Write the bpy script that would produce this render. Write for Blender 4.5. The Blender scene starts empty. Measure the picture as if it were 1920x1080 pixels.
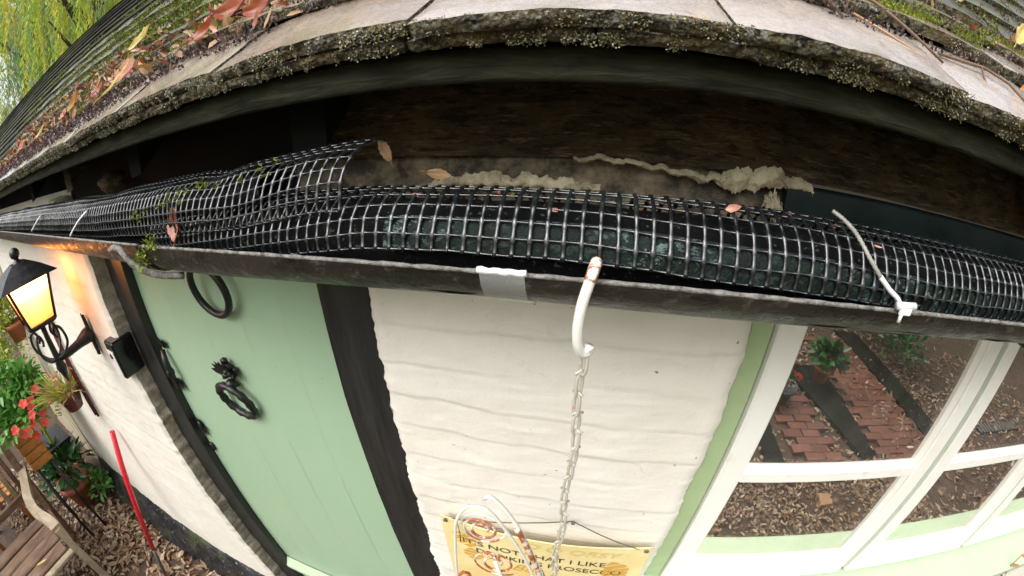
import bpy, bmesh, math, random
from math import sin, cos, pi, radians, sqrt, atan2, tan, hypot
from mathutils import Vector, Matrix, noise
random.seed(7)
rnd = random.uniform
SC = bpy.context.scene
COL = SC.collection
H = 2.65                      # height of the lens above the ground; all builders below measure z from the lens

# ------------------------------------------------------------------ camera, world, sun, exposure
cam = bpy.data.cameras.new('camera')
co = bpy.data.objects.new('camera', cam)
COL.objects.link(co)
SC.camera = co
cam.type = 'PANO'
cam.panorama_type = 'FISHEYE_LENS_POLYNOMIAL'
cam.sensor_fit = 'HORIZONTAL'
cam.sensor_width = 36.0
cam.sensor_height = 20.25
cam.fisheye_fov = radians(179)
cam.fisheye_polynomial_k0 = 0.0
cam.fisheye_polynomial_k1 = -1.2818 / 18.0
cam.fisheye_polynomial_k2 = 0.0
cam.fisheye_polynomial_k3 = 0.06 / 18.0 ** 3
cam.fisheye_polynomial_k4 = 0.0
cam.clip_start = 0.01
cam.clip_end = 800
_p, _y, _r = radians(25.61), radians(-12.80), radians(-0.30)
F = Vector((sin(_y) * cos(_p), cos(_y) * cos(_p), -sin(_p)))
R = Vector((cos(_y), -sin(_y), 0))
U = R.cross(F)
R2, U2 = R * cos(_r) + U * sin(_r), U * cos(_r) - R * sin(_r)
M = Matrix((R2, U2, -F)).transposed().to_4x4()
M.translation = (0, 0, H)
co.matrix_world = M

SUN_EL, SUN_AZ = radians(52), radians(200)       # azimuth clockwise from +y; soft light from behind the camera
w = bpy.data.worlds.new('World')
SC.world = w
w.use_nodes = True
nt = w.node_tree
sky = nt.nodes.new('ShaderNodeTexSky')
sky.sky_type = 'NISHITA'
sky.sun_disc = False
sky.sun_elevation = SUN_EL
sky.sun_rotation = SUN_AZ
sky.air_density = 1.0
sky.dust_density = 4.0
sky.ozone_density = 0.6
bg = nt.nodes['Background']
hs = nt.nodes.new('ShaderNodeHueSaturation')
hs.inputs['Saturation'].default_value = .45          # thin white cloud
nt.links.new(sky.outputs[0], hs.inputs['Color'])
nt.links.new(hs.outputs[0], bg.inputs[0])
bg.inputs[1].default_value = 0.15
sl = bpy.data.lights.new('sun', 'SUN')
sl.energy = 1.1
sl.angle = radians(60)
sl.color = (1.0, 0.98, 0.95)
so = bpy.data.objects.new('sun', sl)
COL.objects.link(so)
sd = Vector((sin(SUN_AZ) * cos(SUN_EL), cos(SUN_AZ) * cos(SUN_EL), sin(SUN_EL)))
so.rotation_euler = sd.to_track_quat('Z', 'Y').to_euler()
SC.view_settings.view_transform = 'Standard'
SC.view_settings.look = 'None'
SC.view_settings.gamma = 1
SC.view_settings.use_curve_mapping = False
SC.view_settings.exposure = 0.92
SC.render.engine = 'CYCLES'
SC.cycles.max_bounces = 8
SC.cycles.transparent_max_bounces = 12

# ------------------------------------------------------------------ helpers
WORLD = {}                     # world position of each object made here

class MB:
    """collects shapes into one mesh"""
    def __init__(s):
        s.v, s.f, s.m, s.sm = [], [], [], []
    def add(s, vs, fs, mat=0, smooth=False):
        o = len(s.v)
        s.v += [tuple(x) for x in vs]
        s.f += [tuple(i + o for i in f) for f in fs]
        s.m += [mat] * len(fs)
        s.sm += [smooth] * len(fs)
        return s
    def box(s, a, b, mat=0, j=0.0, bev=0.0):
        x0, y0, z0 = a; x1, y1, z1 = b
        vs = [(x, y, z) for x in (x0, x1) for y in (y0, y1) for z in (z0, z1)]
        if j: vs = [tuple(c + rnd(-j, j) for c in v) for v in vs]
        if not bev:
            return s.add(vs, [(0, 1, 3, 2), (4, 6, 7, 5), (0, 4, 5, 1), (2, 3, 7, 6), (0, 2, 6, 4), (1, 5, 7, 3)], mat)
        bm = bmesh.new()
        bv = [bm.verts.new(v) for v in vs]
        for f in [(0, 1, 3, 2), (4, 6, 7, 5), (0, 4, 5, 1), (2, 3, 7, 6), (0, 2, 6, 4), (1, 5, 7, 3)]:
            bm.faces.new([bv[i] for i in f])
        bmesh.ops.bevel(bm, geom=bm.edges[:], offset=bev, segments=1, affect='EDGES')
        return s.addbm(bm, mat)
    def addbm(s, bm, mat=0, smooth=False):
        bm.verts.index_update()
        s.add([v.co[:] for v in bm.verts], [[v.index for v in f.verts] for f in bm.faces], mat, smooth)
        bm.free()
        return s
    def tube(s, pts, r, n=8, mat=0, smooth=True, cap=True, up=None, flat=1.0):
        """swept tube; r a number or a list"""
        P = [Vector(p) for p in pts]
        L = len(P)
        if not hasattr(r, '__len__'): r = [r] * L
        vs, fs = [], []
        prev = None
        for i, p in enumerate(P):
            t = (P[min(i + 1, L - 1)] - P[max(i - 1, 0)])
            t = t.normalized() if t.length > 1e-9 else Vector((0, 0, 1))
            if prev is None:
                a = Vector(up) if up else (Vector((0, 0, 1)) if abs(t.z) < .9 else Vector((1, 0, 0)))
            else:
                a = prev
            a = (a - t * a.dot(t))
            a = a.normalized() if a.length > 1e-6 else t.orthogonal().normalized()
            prev = a
            b = t.cross(a)
            for k in range(n):
                q = 2 * pi * k / n
                vs.append(p + (a * cos(q) * flat + b * sin(q)) * r[i])
        for i in range(L - 1):
            for k in range(n):
                k2 = (k + 1) % n
                fs.append((i * n + k, i * n + k2, (i + 1) * n + k2, (i + 1) * n + k))
        if cap:
            fs.append(tuple(range(n - 1, -1, -1)))
            fs.append(tuple((L - 1) * n + k for k in range(n)))
        return s.add(vs, fs, mat, smooth)
    def lathe(s, prof, c=(0, 0, 0), n=20, mat=0, smooth=True):
        vs, fs = [], []
        for (r, z) in prof:
            for k in range(n):
                q = 2 * pi * k / n
                vs.append((c[0] + r * cos(q), c[1] + r * sin(q), c[2] + z))
        for i in range(len(prof) - 1):
            for k in range(n):
                k2 = (k + 1) % n
                fs.append((i * n + k, i * n + k2, (i + 1) * n + k2, (i + 1) * n + k))
        return s.add(vs, fs, mat, smooth)
    def ball(s, c, r, mat=0, sub=2, sc=(1, 1, 1), jit=0, seed=0):
        bm = bmesh.new()
        bmesh.ops.create_icosphere(bm, subdivisions=sub, radius=1)
        for v in bm.verts:
            k = r * (1 + (jit * noise.noise(v.co * 2.2 + Vector((seed, 0, 0))) if jit else 0))
            v.co = Vector((c[0] + v.co.x * k * sc[0], c[1] + v.co.y * k * sc[1], c[2] + v.co.z * k * sc[2]))
        return s.addbm(bm, mat, True)
    def grid(s, fn, nu, nv, mat=0, smooth=True, flip=False):
        vs = [fn(i / nu, j / nv) for i in range(nu + 1) for j in range(nv + 1)]
        fs = []
        for i in range(nu):
            for j in range(nv):
                a = i * (nv + 1) + j
                q = (a, a + nv + 1, a + nv + 2, a + 1)
                fs.append(q[::-1] if flip else q)
        return s.add(vs, fs, mat, smooth)
    def leaf(s, p, d, n, L, W, mat=0, curl=0.0, fold=0.15):
        """pointed leaf of six triangles: base p, direction d, face normal n"""
        d = Vector(d).normalized(); n = Vector(n)
        n = (n - d * n.dot(d))
        n = n.normalized() if n.length > 1e-5 else d.orthogonal().normalized()
        b = d.cross(n); p = Vector(p)
        def q(u, v): return p + d * (L * u) + b * (W * v) + n * (L * curl * u * u + W * fold * abs(v) * 2)
        vs = [q(0, 0), q(.3, -.42), q(.3, 0), q(.3, .42), q(.68, -.34), q(.68, 0), q(.68, .34), q(1, 0)]
        return s.add(vs, [(0, 1, 2), (0, 2, 3), (1, 4, 5, 2), (2, 5, 6, 3), (4, 7, 5), (5, 7, 6)], mat, True)
    def obj(s, name, mats, parent=None, loc=None):
        return link(name, s, mats, parent, loc)

def link(name, mb, mats, parent=None, loc=None):
    me = bpy.data.meshes.new(name)
    if not isinstance(mats, (list, tuple)): mats = [mats]
    if loc is None:
        n = max(1, len(mb.v))
        loc = tuple(sum(v[i] for v in mb.v) / n for i in range(3)) if mb.v else (0, 0, 0)
    lx, ly, lz = loc
    me.from_pydata([(x - lx, y - ly, z - lz) for x, y, z in mb.v], [], mb.f)
    for m in mats: me.materials.append(m)
    me.polygons.foreach_set('material_index', mb.m)
    me.polygons.foreach_set('use_smooth', mb.sm)
    me.update()
    o = bpy.data.objects.new(name, me)
    COL.objects.link(o)
    place(o, Vector((lx, ly, lz + H)), parent)
    return o

def place(o, wpos, parent=None):
    WORLD[o.name] = Vector(wpos)
    if parent:
        o.parent = parent
        o.location = WORLD[o.name] - WORLD[parent.name]
    else:
        o.location = wpos

def tag(o, label=None, cat=None, group=None, kind=None):
    if label: o['label'] = label
    if cat: o['category'] = cat
    if group: o['group'] = group
    if kind: o['kind'] = kind
    return o

def thing(name, loc, label, cat, group=None):
    o = bpy.data.objects.new(name, None)
    o.empty_display_size = .05
    COL.objects.link(o)
    place(o, Vector((loc[0], loc[1], loc[2] + H)))
    return tag(o, label, cat, group)

def fbm(x, y, z, o=4):
    return noise.fractal(Vector((x, y, z)), 1.0, 2.0, o)

def spl(P, k=5):
    P = [Vector(p) for p in P]; out = []
    for i in range(len(P) - 1):
        a, b, c, d = P[max(i - 1, 0)], P[i], P[i + 1], P[min(i + 2, len(P) - 1)]
        for j in range(k):
            t = j / k
            out.append(.5 * ((2 * b) + (c - a) * t + (2 * a - 5 * b + 4 * c - d) * t * t + (3 * b - a - 3 * c + d) * t ** 3))
    out.append(P[-1]); return out

# ------------------------------------------------------------------ materials
class NT:
    def __init__(s, name):
        s.mat = bpy.data.materials.new(name)
        s.mat.use_nodes = True
        s.t = s.mat.node_tree
        s.b = s.t.nodes['Principled BSDF']
        s.tc = s.t.nodes.new('ShaderNodeTexCoord')
    def n(s, typ, **kw):
        x = s.t.nodes.new('ShaderNode' + typ)
        for k, v in kw.items():
            if k.startswith('i_'):
                x.inputs[k[2:].replace('_', ' ')].default_value = v
            else:
                setattr(x, k, v)
        return x
    def l(s, a, b): s.t.links.new(a, b)
    def vec(s, scale=(1, 1, 1)):
        m = s.n('Mapping')
        m.inputs['Scale'].default_value = scale
        s.l(s.tc.outputs['Object'], m.inputs[0])
        return m.outputs[0]
    def noise(s, scale=5, detail=6, rough=.6, stretch=(1, 1, 1), dist=0):
        x = s.n('TexNoise')
        x.inputs['Scale'].default_value = scale
        x.inputs['Detail'].default_value = detail
        x.inputs['Roughness'].default_value = rough
        x.inputs['Distortion'].default_value = dist
        s.l(s.vec(stretch), x.inputs['Vector'])
        return x.outputs['Fac']
    def ramp(s, fac, stops, mode='LINEAR'):
        r = s.n('ValToRGB')
        r.color_ramp.interpolation = mode
        e = r.color_ramp.elements
        while len(e) < len(stops): e.new(.5)
        for q, (p, c) in zip(e, stops):
            q.position = p
            q.color = (c, c, c, 1) if not hasattr(c, '__len__') else (*c, 1)
        s.l(fac, r.inputs[0])
        return r.outputs[0]
    def mix(s, fac, a, b, mode='MIX'):
        m = s.n('Mix', data_type='RGBA', blend_type=mode)
        for sock, v in ((m.inputs[0], fac), (m.inputs[6], a), (m.inputs[7], b)):
            if isinstance(v, bpy.types.NodeSocket): s.l(v, sock)
            elif hasattr(v, '__len__'): sock.default_value = (*v, 1)
            else: sock.default_value = v
        return m.outputs[2]
    def bump(s, h, strength=.3, dist=.005, chain=None):
        b = s.n('Bump')
        b.inputs['Strength'].default_value = strength
        b.inputs['Distance'].default_value = dist
        s.l(h, b.inputs['Height'])
        if chain: s.l(chain, b.inputs['Normal'])
        s.l(b.outputs[0], s.b.inputs['Normal'])
        return b.outputs[0]
    def col(s, c):
        if isinstance(c, bpy.types.NodeSocket): s.l(c, s.b.inputs['Base Color'])
        else: s.b.inputs['Base Color'].default_value = (*c, 1)
        return s
    def rough(s, v):
        if isinstance(v, bpy.types.NodeSocket): s.l(v, s.b.inputs['Roughness'])
        else: s.b.inputs['Roughness'].default_value = v
        return s
    def metal(s, v): s.b.inputs['Metallic'].default_value = v; return s
    def coat(s, v, r=.1):
        s.b.inputs['Coat Weight'].default_value = v
        s.b.inputs['Coat Roughness'].default_value = r
        return s
    def sub(s, v, r=(.01, .01, .01)):
        return s

def plain(name, c, rough=.5, metal=0, var=.25, scale=30, bump=.15, bd=.002, stretch=(1, 1, 1), coat=0):
    m = NT(name)
    f = m.noise(scale, 5, .6, stretch)
    m.col(m.mix(f, tuple(x * (1 - var) for x in c), tuple(min(1, x * (1 + var)) for x in c)))
    m.rough(m.ramp(m.noise(scale * .6, 4), [(.3, max(0, rough - .12)), (.7, min(1, rough + .12))])).metal(metal)
    if bump: m.bump(f, bump, bd)
    if coat: m.coat(coat)
    return m.mat

def leafmat(name, c1, c2, rough=.45, trans=.25, scale=3.0):
    m = NT(name)
    g = m.n('NewGeometry')
    f = m.ramp(g.outputs['Random Per Island'], [(0, c1), (1, c2)])
    n = m.noise(scale, 3)
    m.col(m.mix(m.ramp(n, [(.35, 0.0), (.65, 1.0)]), f, m.mix(.5, f, c1)))
    m.rough(rough)
    t = m.n('BsdfTranslucent')
    m.l(f, t.inputs[0])
    mx = m.n('MixShader')
    mx.inputs[0].default_value = trans
    m.l(m.b.outputs[0], mx.inputs[1]); m.l(t.outputs[0], mx.inputs[2])
    m.l(mx.outputs[0], m.t.nodes['Material Output'].inputs[0])
    return m.mat

MAT = {}
# whitewashed brick: cream limewash with thin stains and flaked edges
m = NT('whitewash')
a = m.noise(3.2, 6, .6); b = m.noise(26, 6, .65); c_ = m.noise(2.0, 5, .6, (1, 1, .35))
base = m.mix(m.ramp(a, [(.3, 0.0), (.7, 1.0)]), (.78, .755, .70), (.70, .665, .59))
base = m.mix(m.ramp(b, [(.64, 0.0), (.74, .5)]), base, (.60, .55, .46))
base = m.mix(m.ramp(m.noise(75, 3, .5), [(.735, 0.0), (.75, .8)]), base, (.16, .13, .10))
vc = m.n('TexVoronoi', feature='DISTANCE_TO_EDGE'); vc.inputs['Scale'].default_value = 5.5
dv = m.n('Mix', data_type='VECTOR'); dv.inputs[0].default_value = .12
nz = m.n('TexNoise'); nz.inputs['Scale'].default_value = 9; nz.inputs['Detail'].default_value = 6
m.l(m.vec((.8, 1, 2.2)), nz.inputs['Vector']); m.l(m.vec((.8, 1, 2.2)), dv.inputs[4]); m.l(nz.outputs['Color'], dv.inputs[5]); m.l(dv.outputs[1], vc.inputs['Vector'])
crk = m.mix(m.ramp(vc.outputs['Distance'], [(.0, 1.0), (.012, 0.0)]), (0, 0, 0), m.ramp(m.noise(4, 4), [(.54, 0.0), (.64, .35)]))
base = m.mix(crk, base, (.40, .35, .27))
base = m.mix(m.ramp(m.noise(9, 7, .7, (1.6, 1, .22)), [(.60, 0.0), (.74, .30)]), base, (.55, .48, .36))
base = m.mix(m.ramp(c_, [(.60, 0.0), (.75, .35)]), base, (.66, .58, .44))
m.col(base).rough(.62)
m.bump(m.noise(16, 8, .7, (1, 1, 2.0)), .28, .006, m.bump(m.noise(110, 6, .7), .35, .0015))
MAT['whitewash'] = m.mat
m = NT('flaking_edge_render')
a = m.noise(40, 6, .7); b = m.noise(12, 5)
base = m.mix(m.ramp(a, [(.35, 0.0), (.65, 1.0)]), (.38, .33, .25), (.66, .58, .46))
base = m.mix(m.ramp(b, [(.5, 0.0), (.62, .7)]), base, (.22, .20, .16))
m.col(base).rough(.8); m.bump(a, .7, .006)
MAT['edge'] = m.mat
# door green paint: faint brushed streaks and a little grime
m = NT('sage_door_paint')
a = m.noise(3, 5, .5, (2, 1, .5)); b = m.noise(2.3, 5); c_ = m.noise(120, 3, .5, (3, 1, .2))
base = m.mix(m.ramp(a, [(.3, 0.0), (.7, 1.0)]), (.32, .47, .32), (.35, .495, .345))
base = m.mix(m.ramp(b, [(.5, 0.0), (.75, .45)]), base, (.36, .45, .28))
base = m.mix(m.ramp(m.noise(70, 4), [(.66, 0.0), (.70, .55)]), base, (.20, .28, .17))
base = m.mix(m.ramp(m.noise(5, 7, .7, (9, 1, .6)), [(.62, 0.0), (.74, .22)]), base, (.50, .60, .47))
m.col(base).rough(m.ramp(b, [(.3, .28), (.7, .42)]))
m.bump(c_, .12, .001, m.bump(m.noise(6, 3), .12, .004))
MAT['door'] = m.mat
MAT['sage'] = plain('sage_frame_paint', (.33, .43, .24), .45, var=.12, scale=25, bump=.25, bd=.002)
MAT['sage_pale'] = plain('pale_sage_sill_paint', (.44, .55, .38), .4, var=.08, scale=18, bump=.2)
m = NT('white_window_paint')
a = m.noise(20, 6, .65); b = m.noise(5, 4)
base = m.mix(m.ramp(a, [(.60, 0.0), (.72, .5)]), (.80, .80, .76), (.55, .53, .44))
base = m.mix(m.ramp(b, [(.4, 0.0), (.7, .35)]), base, (.74, .70, .58))
m.col(base).rough(.35); m.bump(m.noise(45, 4, .6, (1, 1, .3)), .2, .0015)
MAT['white'] = m.mat
# black painted timber posts
m = NT('black_timber_paint')
a = m.noise(14, 7, .65, (3, 3, .3))
m.col(m.mix(m.ramp(a, [(.35, 0.0), (.75, 1.0)]), (.010, .011, .011), (.028, .029, .028)))
m.rough(m.ramp(a, [(.3, .33), (.7, .55)])); m.bump(m.noise(10, 6, .6, (3, 3, .25)), .35, .004)
MAT['black'] = m.mat
m = NT('tarred_plinth')
a = m.noise(12, 7, .7); b = m.noise(5, 5, .6)
base = m.mix(m.ramp(a, [(.4, 0.0), (.7, 1.0)]), (.007, .008, .011), (.030, .032, .040))
base = m.mix(m.ramp(b, [(.52, 0.0), (.64, .8)]), base, (.050, .055, .025))
base = m.mix(m.ramp(m.noise(34, 6, .7), [(.62, 0.0), (.66, .9)]), base, (.36, .34, .29))
m.col(base).rough(m.ramp(b, [(.3, .12), (.7, .5)])); m.bump(a, .9, .02, m.bump(m.noise(40, 6, .7), .6, .006))
MAT['plinth'] = m.mat
MAT['iron'] = plain('black_iron', (.012, .012, .013), .38, 0, .4, 90, .5, .002)
# clay tiles
def tilemat(name, c1, c2, dirt, mosscol, k1, k2, wet):
    m = NT(name)
    g = m.n('ObjectInfo')
    a = m.noise(10, 6, .65); b = m.noise(55, 7, .75); c_ = m.noise(7, 5, .6); d_ = m.noise(160, 4, .7)
    base = m.mix(g.outputs['Random'], c1, c2)
    base = m.mix(m.ramp(a, [(.35, 0.0), (.7, .8)]), base, tuple(x * .6 for x in c1))
    base = m.mix(m.ramp(b, [(k1, 0.0), (k1 + .08, .85)]), base, dirt)
    base = m.mix(m.ramp(c_, [(k2, 0.0), (k2 + .10, .8)]), base, mosscol)
    base = m.mix(m.ramp(d_, [(.60, 0.0), (.68, .6)]), base, (.42, .38, .33))
    m.col(base).rough(m.ramp(b, [(.35, wet), (.65, .5)])); m.bump(b, .6, .004, m.bump(d_, .35, .0015))
    m.b.inputs['Specular IOR Level'].default_value = .8
    m.coat(.9 if wet < .3 else .25, .14)
    return m.mat
MAT['tile'] = tilemat('wet_clay_tile_top', (.44, .33, .24), (.42, .37, .31), (.14, .12, .095), (.22, .21, .10), .58, .60, .10)
MAT['tileglare'] = tilemat('wet_clay_tile_painted_glare', (.58, .50, .44), (.56, .49, .43), (.26, .22, .18), (.36, .33, .20), .56, .58, .08)  # base colour raised to stand in for sky glare on wet eave tiles
MAT['tilemossy'] = tilemat('mossy_dark_tile', (.085, .068, .05), (.07, .066, .05), (.02, .019, .016), (.10, .115, .03), .46, .44, .45)
m = NT('lichen_tile_edge')
a = m.noise(110, 7, .8); b = m.noise(26, 6, .65); c_ = m.noise(190, 4, .75); e_ = m.noise(75, 6, .8)
v = m.n('TexVoronoi'); v.inputs['Scale'].default_value = 230; m.l(m.vec(), v.inputs['Vector'])
base = m.mix(m.ramp(b, [(.38, 0.0), (.60, 1.0)]), (.075, .068, .046), (.27, .22, .09))
base = m.mix(m.ramp(a, [(.50, 0.0), (.56, .95)]), base, (.38, .37, .30))
base = m.mix(m.ramp(c_, [(.57, 0.0), (.62, .9)]), base, (.62, .62, .54))
base = m.mix(m.ramp(e_, [(.52, 0.0), (.57, .95)]), base, (.012, .012, .010))
base = m.mix(m.ramp(m.noise(11, 4), [(.52, 0.0), (.62, .5)]), base, (.24, .15, .04))
m.col(base).rough(.55); m.bump(v.outputs['Distance'], .9, .006, m.bump(a, 1.0, .008))
MAT['lichen'] = m.mat
m = NT('far_tile')
a = m.noise(9, 6, .7); b = m.noise(2.2, 5)
base = m.mix(m.ramp(a, [(.35, 0.0), (.65, 1.0)]), (.014, .016, .015), (.050, .048, .034))
base = m.mix(m.ramp(b, [(.48, 0.0), (.66, .7)]), base, (.085, .10, .028))
m.col(base).rough(.8); m.bump(a, .5, .006); m.b.inputs['Specular IOR Level'].default_value = .2
MAT['fartile'] = m.mat
# timbers under the eave
def wood(name, c1, c2, stretch, scale=10, rough=.7, bump=.6, bd=.006, spec=.3):
    m = NT(name)
    a = m.noise(scale, 8, .65, stretch, .6); b = m.noise(scale * .3, 5)
    base = m.mix(m.ramp(a, [(.3, 0.0), (.7, 1.0)]), c1, c2)
    base = m.mix(m.ramp(b, [(.45, 0.0), (.7, .6)]), base, tuple(x * .55 for x in c1))
    m.col(base).rough(rough); m.bump(a, bump, bd)
    m.b.inputs['Specular IOR Level'].default_value = spec
    return m.mat
m = NT('old_eave_timber')
a = m.noise(14, 9, .75, (.7, 2, 3), 1.2); b = m.noise(5, 6, .65, (.8, 1, 1.6)); c_ = m.noise(45, 7, .8, (.5, 1, 2))
base = m.mix(m.ramp(a, [(.3, 0.0), (.7, 1.0)]), (.022, .018, .013), (.10, .068, .040))
base = m.mix(m.ramp(b, [(.50, 0.0), (.66, .7)]), base, (.115, .070, .036))
base = m.mix(m.ramp(c_, [(.50, 0.0), (.56, .75)]), base, (.010, .008, .006))
base = m.mix(m.ramp(m.noise(70, 6, .8, (.35, 1, 2.5)), [(.55, 0.0), (.62, .7)]), base, (.19, .135, .085))
m.col(base).rough(.75); m.bump(a, .8, .008, m.bump(c_, .6, .003)); m.b.inputs['Specular IOR Level'].default_value = .15
MAT['beam'] = m.mat
MAT['batten'] = wood('weathered_eave_batten', (.016, .019, .015), (.066, .064, .040), (.7, 3, 5), 24, .85, .9, .006, .12)
MAT['darkwood'] = wood('dark_rafter_wood', (.004, .005, .005), (.013, .012, .009), (.4, 2, 2), 10, .85, spec=.1)
MAT['greenboard'] = plain('dark_green_fascia_paint', (.006, .013, .013), .35, var=.4, scale=12, bump=.4, bd=.004)
m = NT('old_lime_mortar')
a = m.noise(28, 7, .7); b = m.noise(9, 5)
base = m.mix(m.ramp(a, [(.35, 0.0), (.6, 1.0)]), (.24, .20, .12), (.54, .48, .33))
base = m.mix(m.ramp(b, [(.5, 0.0), (.62, .7)]), base, (.09, .08, .055))
m.col(base).rough(.9); m.bump(a, .9, .008)
MAT['mortar'] = m.mat
m = NT('sooty_mortar')
a = m.noise(22, 7, .7); b = m.noise(60, 5)
base = m.mix(m.ramp(a, [(.42, 0.0), (.66, 1.0)]), (.040, .034, .024), (.26, .21, .135))
m.col(base).rough(.85); m.bump(a, .9, .010)
MAT['sooty'] = m.mat
# gutter and guard
m = NT('black_gutter_plastic')
a = m.noise(8, 7, .65, (.4, 2, 2)); b = m.noise(45, 6, .7)
base = m.mix(m.ramp(a, [(.35, 0.0), (.7, 1.0)]), (.008, .007, .006), (.034, .029, .021))
base = m.mix(m.ramp(b, [(.58, 0.0), (.66, .6)]), base, (.10, .09, .065))
base = m.mix(m.ramp(m.noise(70, 5, .75, (.4, 1, 1)), [(.54, 0.0), (.60, .8)]), base, (.005, .005, .004))
m.col(base).rough(m.ramp(b, [(.3, .16), (.7, .6)])); m.bump(b, .7, .004, m.bump(a, .5, .010))
MAT['gutter'] = m.mat
m = NT('grey_gutter_lip')
a = m.noise(90, 6, .7)
m.col(m.mix(m.ramp(a, [(.35, 0.0), (.65, 1.0)]), (.04, .036, .03), (.30, .285, .26))).rough(.5); m.bump(a, .9, .004)
MAT['lip'] = m.mat
m = NT('wet_black_net')
a = m.noise(60, 4)
m.col(m.mix(m.ramp(m.noise(16, 5), [(.5, 0.0), (.68, .8)]), (.006, .008, .009), (.018, .025, .022)))
m.rough(m.ramp(a, [(.3, .20), (.7, .42)])); m.bump(a, .6, .0018)
m.b.inputs['Specular IOR Level'].default_value = .9
m.coat(.6, .26)
MAT['net'] = m.mat
m = NT('wet_algae_film')
a = m.noise(30, 7, .7, (1, 1, 1)); b = m.noise(70, 6, .75); p_ = m.noise(6, 3)
base = m.mix(m.ramp(a, [(.4, 0.0), (.62, 1.0)]), (.0015, .004, .003), (.004, .014, .010))
sp_ = m.mix(m.ramp(m.noise(120, 5, .75, (.6, 1, 1)), [(.54, 0.0), (.57, .95)]), base, (.11, .16, .155))
base = m.mix(m.ramp(m.noise(5, 4, .6, (1, 2, 2)), [(.50, .15), (.60, 1.0)]), base, sp_)
m.col(base).rough(m.ramp(b, [(.3, .45), (.7, .8)])); m.bump(a, .9, .006, m.bump(b, .8, .003)); m.b.inputs['Specular IOR Level'].default_value = .25
MAT['film'] = m.mat
m = NT('gutter_gunk')
a = m.noise(160, 4, .7)
m.col(m.mix(m.ramp(a, [(.60, 0.0), (.66, 1.0)]), (.0025, .003, .003), (.055, .06, .05))).rough(.8); m.bump(m.noise(45, 5), .6, .004)
m.b.inputs['Specular IOR Level'].default_value = .12
MAT['gunk'] = m.mat
MAT['tie'] = plain('white_cable_tie', (.72, .72, .74), .3, var=.1, scale=80, bump=.1)
MAT['tietail'] = plain('grimy_cable_tie', (.26, .25, .22), .4, var=.7, scale=140, bump=.3)
m = NT('sticky_tape')
m.col(m.mix(m.noise(40), (.62, .66, .62), (.80, .82, .80))).rough(.3); m.bump(m.noise(60), .4, .002)
m.b.inputs['Alpha'].default_value = .26
MAT['tape'] = m.mat
MAT['tapeedge'] = plain('creased_tape_edge', (.78, .79, .82), .35, var=.1, scale=60, bump=.5)
def rusty(name, paint, cov):
    m = NT(name)
    a = m.noise(38, 6, .7); b = m.noise(150, 4)
    rust = m.mix(m.ramp(b, [(.35, 0.0), (.65, 1.0)]), (.20, .045, .015), (.45, .14, .04))
    f = m.ramp(a, [(cov, 0.0), (cov + .07, 1.0)])
    m.col(m.mix(f, paint, rust)).rough(m.ramp(f, [(0, .35), (1, .8)])); m.bump(a, .4, .002)
    return m.mat
MAT['wire'] = rusty('white_wire_few_rust_spots', (.74, .73, .67), .62)
MAT['wirerust'] = rusty('white_wire_heavily_rusted', (.72, .64, .54), .44)
MAT['chain'] = rusty('cream_painted_chain', (.46, .44, .37), .61)
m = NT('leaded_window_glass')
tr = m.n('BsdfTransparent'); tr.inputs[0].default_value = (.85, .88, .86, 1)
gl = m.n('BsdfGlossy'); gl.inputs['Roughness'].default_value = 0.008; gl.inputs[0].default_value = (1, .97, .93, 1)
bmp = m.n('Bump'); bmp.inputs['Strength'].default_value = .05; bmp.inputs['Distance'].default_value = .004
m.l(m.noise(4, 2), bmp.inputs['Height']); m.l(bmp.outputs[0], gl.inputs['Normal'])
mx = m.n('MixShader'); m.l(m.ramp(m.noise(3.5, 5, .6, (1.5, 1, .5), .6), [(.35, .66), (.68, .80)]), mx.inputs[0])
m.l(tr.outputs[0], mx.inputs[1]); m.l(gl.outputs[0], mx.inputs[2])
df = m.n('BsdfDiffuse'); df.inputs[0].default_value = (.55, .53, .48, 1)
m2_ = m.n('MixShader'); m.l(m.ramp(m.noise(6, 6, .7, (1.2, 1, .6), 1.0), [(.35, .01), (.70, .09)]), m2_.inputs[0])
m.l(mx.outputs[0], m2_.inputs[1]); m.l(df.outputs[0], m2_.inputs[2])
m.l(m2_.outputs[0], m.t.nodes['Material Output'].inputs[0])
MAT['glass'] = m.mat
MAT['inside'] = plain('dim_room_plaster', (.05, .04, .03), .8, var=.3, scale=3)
# ground
m = NT('damp_earth')
a = m.noise(6, 8, .7); b = m.noise(40, 6, .7)
base = m.mix(m.ramp(a, [(.35, 0.0), (.65, 1.0)]), (.045, .024, .014), (.10, .056, .032))
base = m.mix(m.ramp(b, [(.58, 0.0), (.68, .7)]), base, (.17, .15, .12))
m.col(base).rough(.75); m.bump(b, .8, .02)
MAT['earth'] = m.mat
m = NT('red_paving_brick')
g = m.n('ObjectInfo'); a = m.noise(25, 6, .7)
base = m.mix(g.outputs['Random'], (.12, .038, .022), (.20, .070, .040))
base = m.mix(m.ramp(a, [(.45, 0.0), (.7, .7)]), base, (.09, .045, .03))
m.col(base).rough(.45); m.bump(a, .6, .004)
MAT['brick'] = m.mat
MAT['sleeper'] = wood('dark_wet_sleeper', (.006, .007, .005), (.016, .017, .012), (2, .3, 2), 8, .85, spec=.1)
MAT['litter'] = leafmat('litter_leaves', (.10, .045, .02), (.42, .27, .15), .5, .1)
MAT['litter2'] = leafmat('pale_litter_leaves', (.30, .21, .13), (.52, .42, .30), .45, .1)
MAT['oldbench'] = wood('weathered_bench_wood', (.10, .050, .030), (.30, .20, .13), (2.2, .5, 3), 9, .5, .8)
MAT['benchgrey'] = wood('pale_driftwood_edge', (.26, .20, .13), (.52, .44, .32), (.6, 2, 2), 8, .6, .7)
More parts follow.
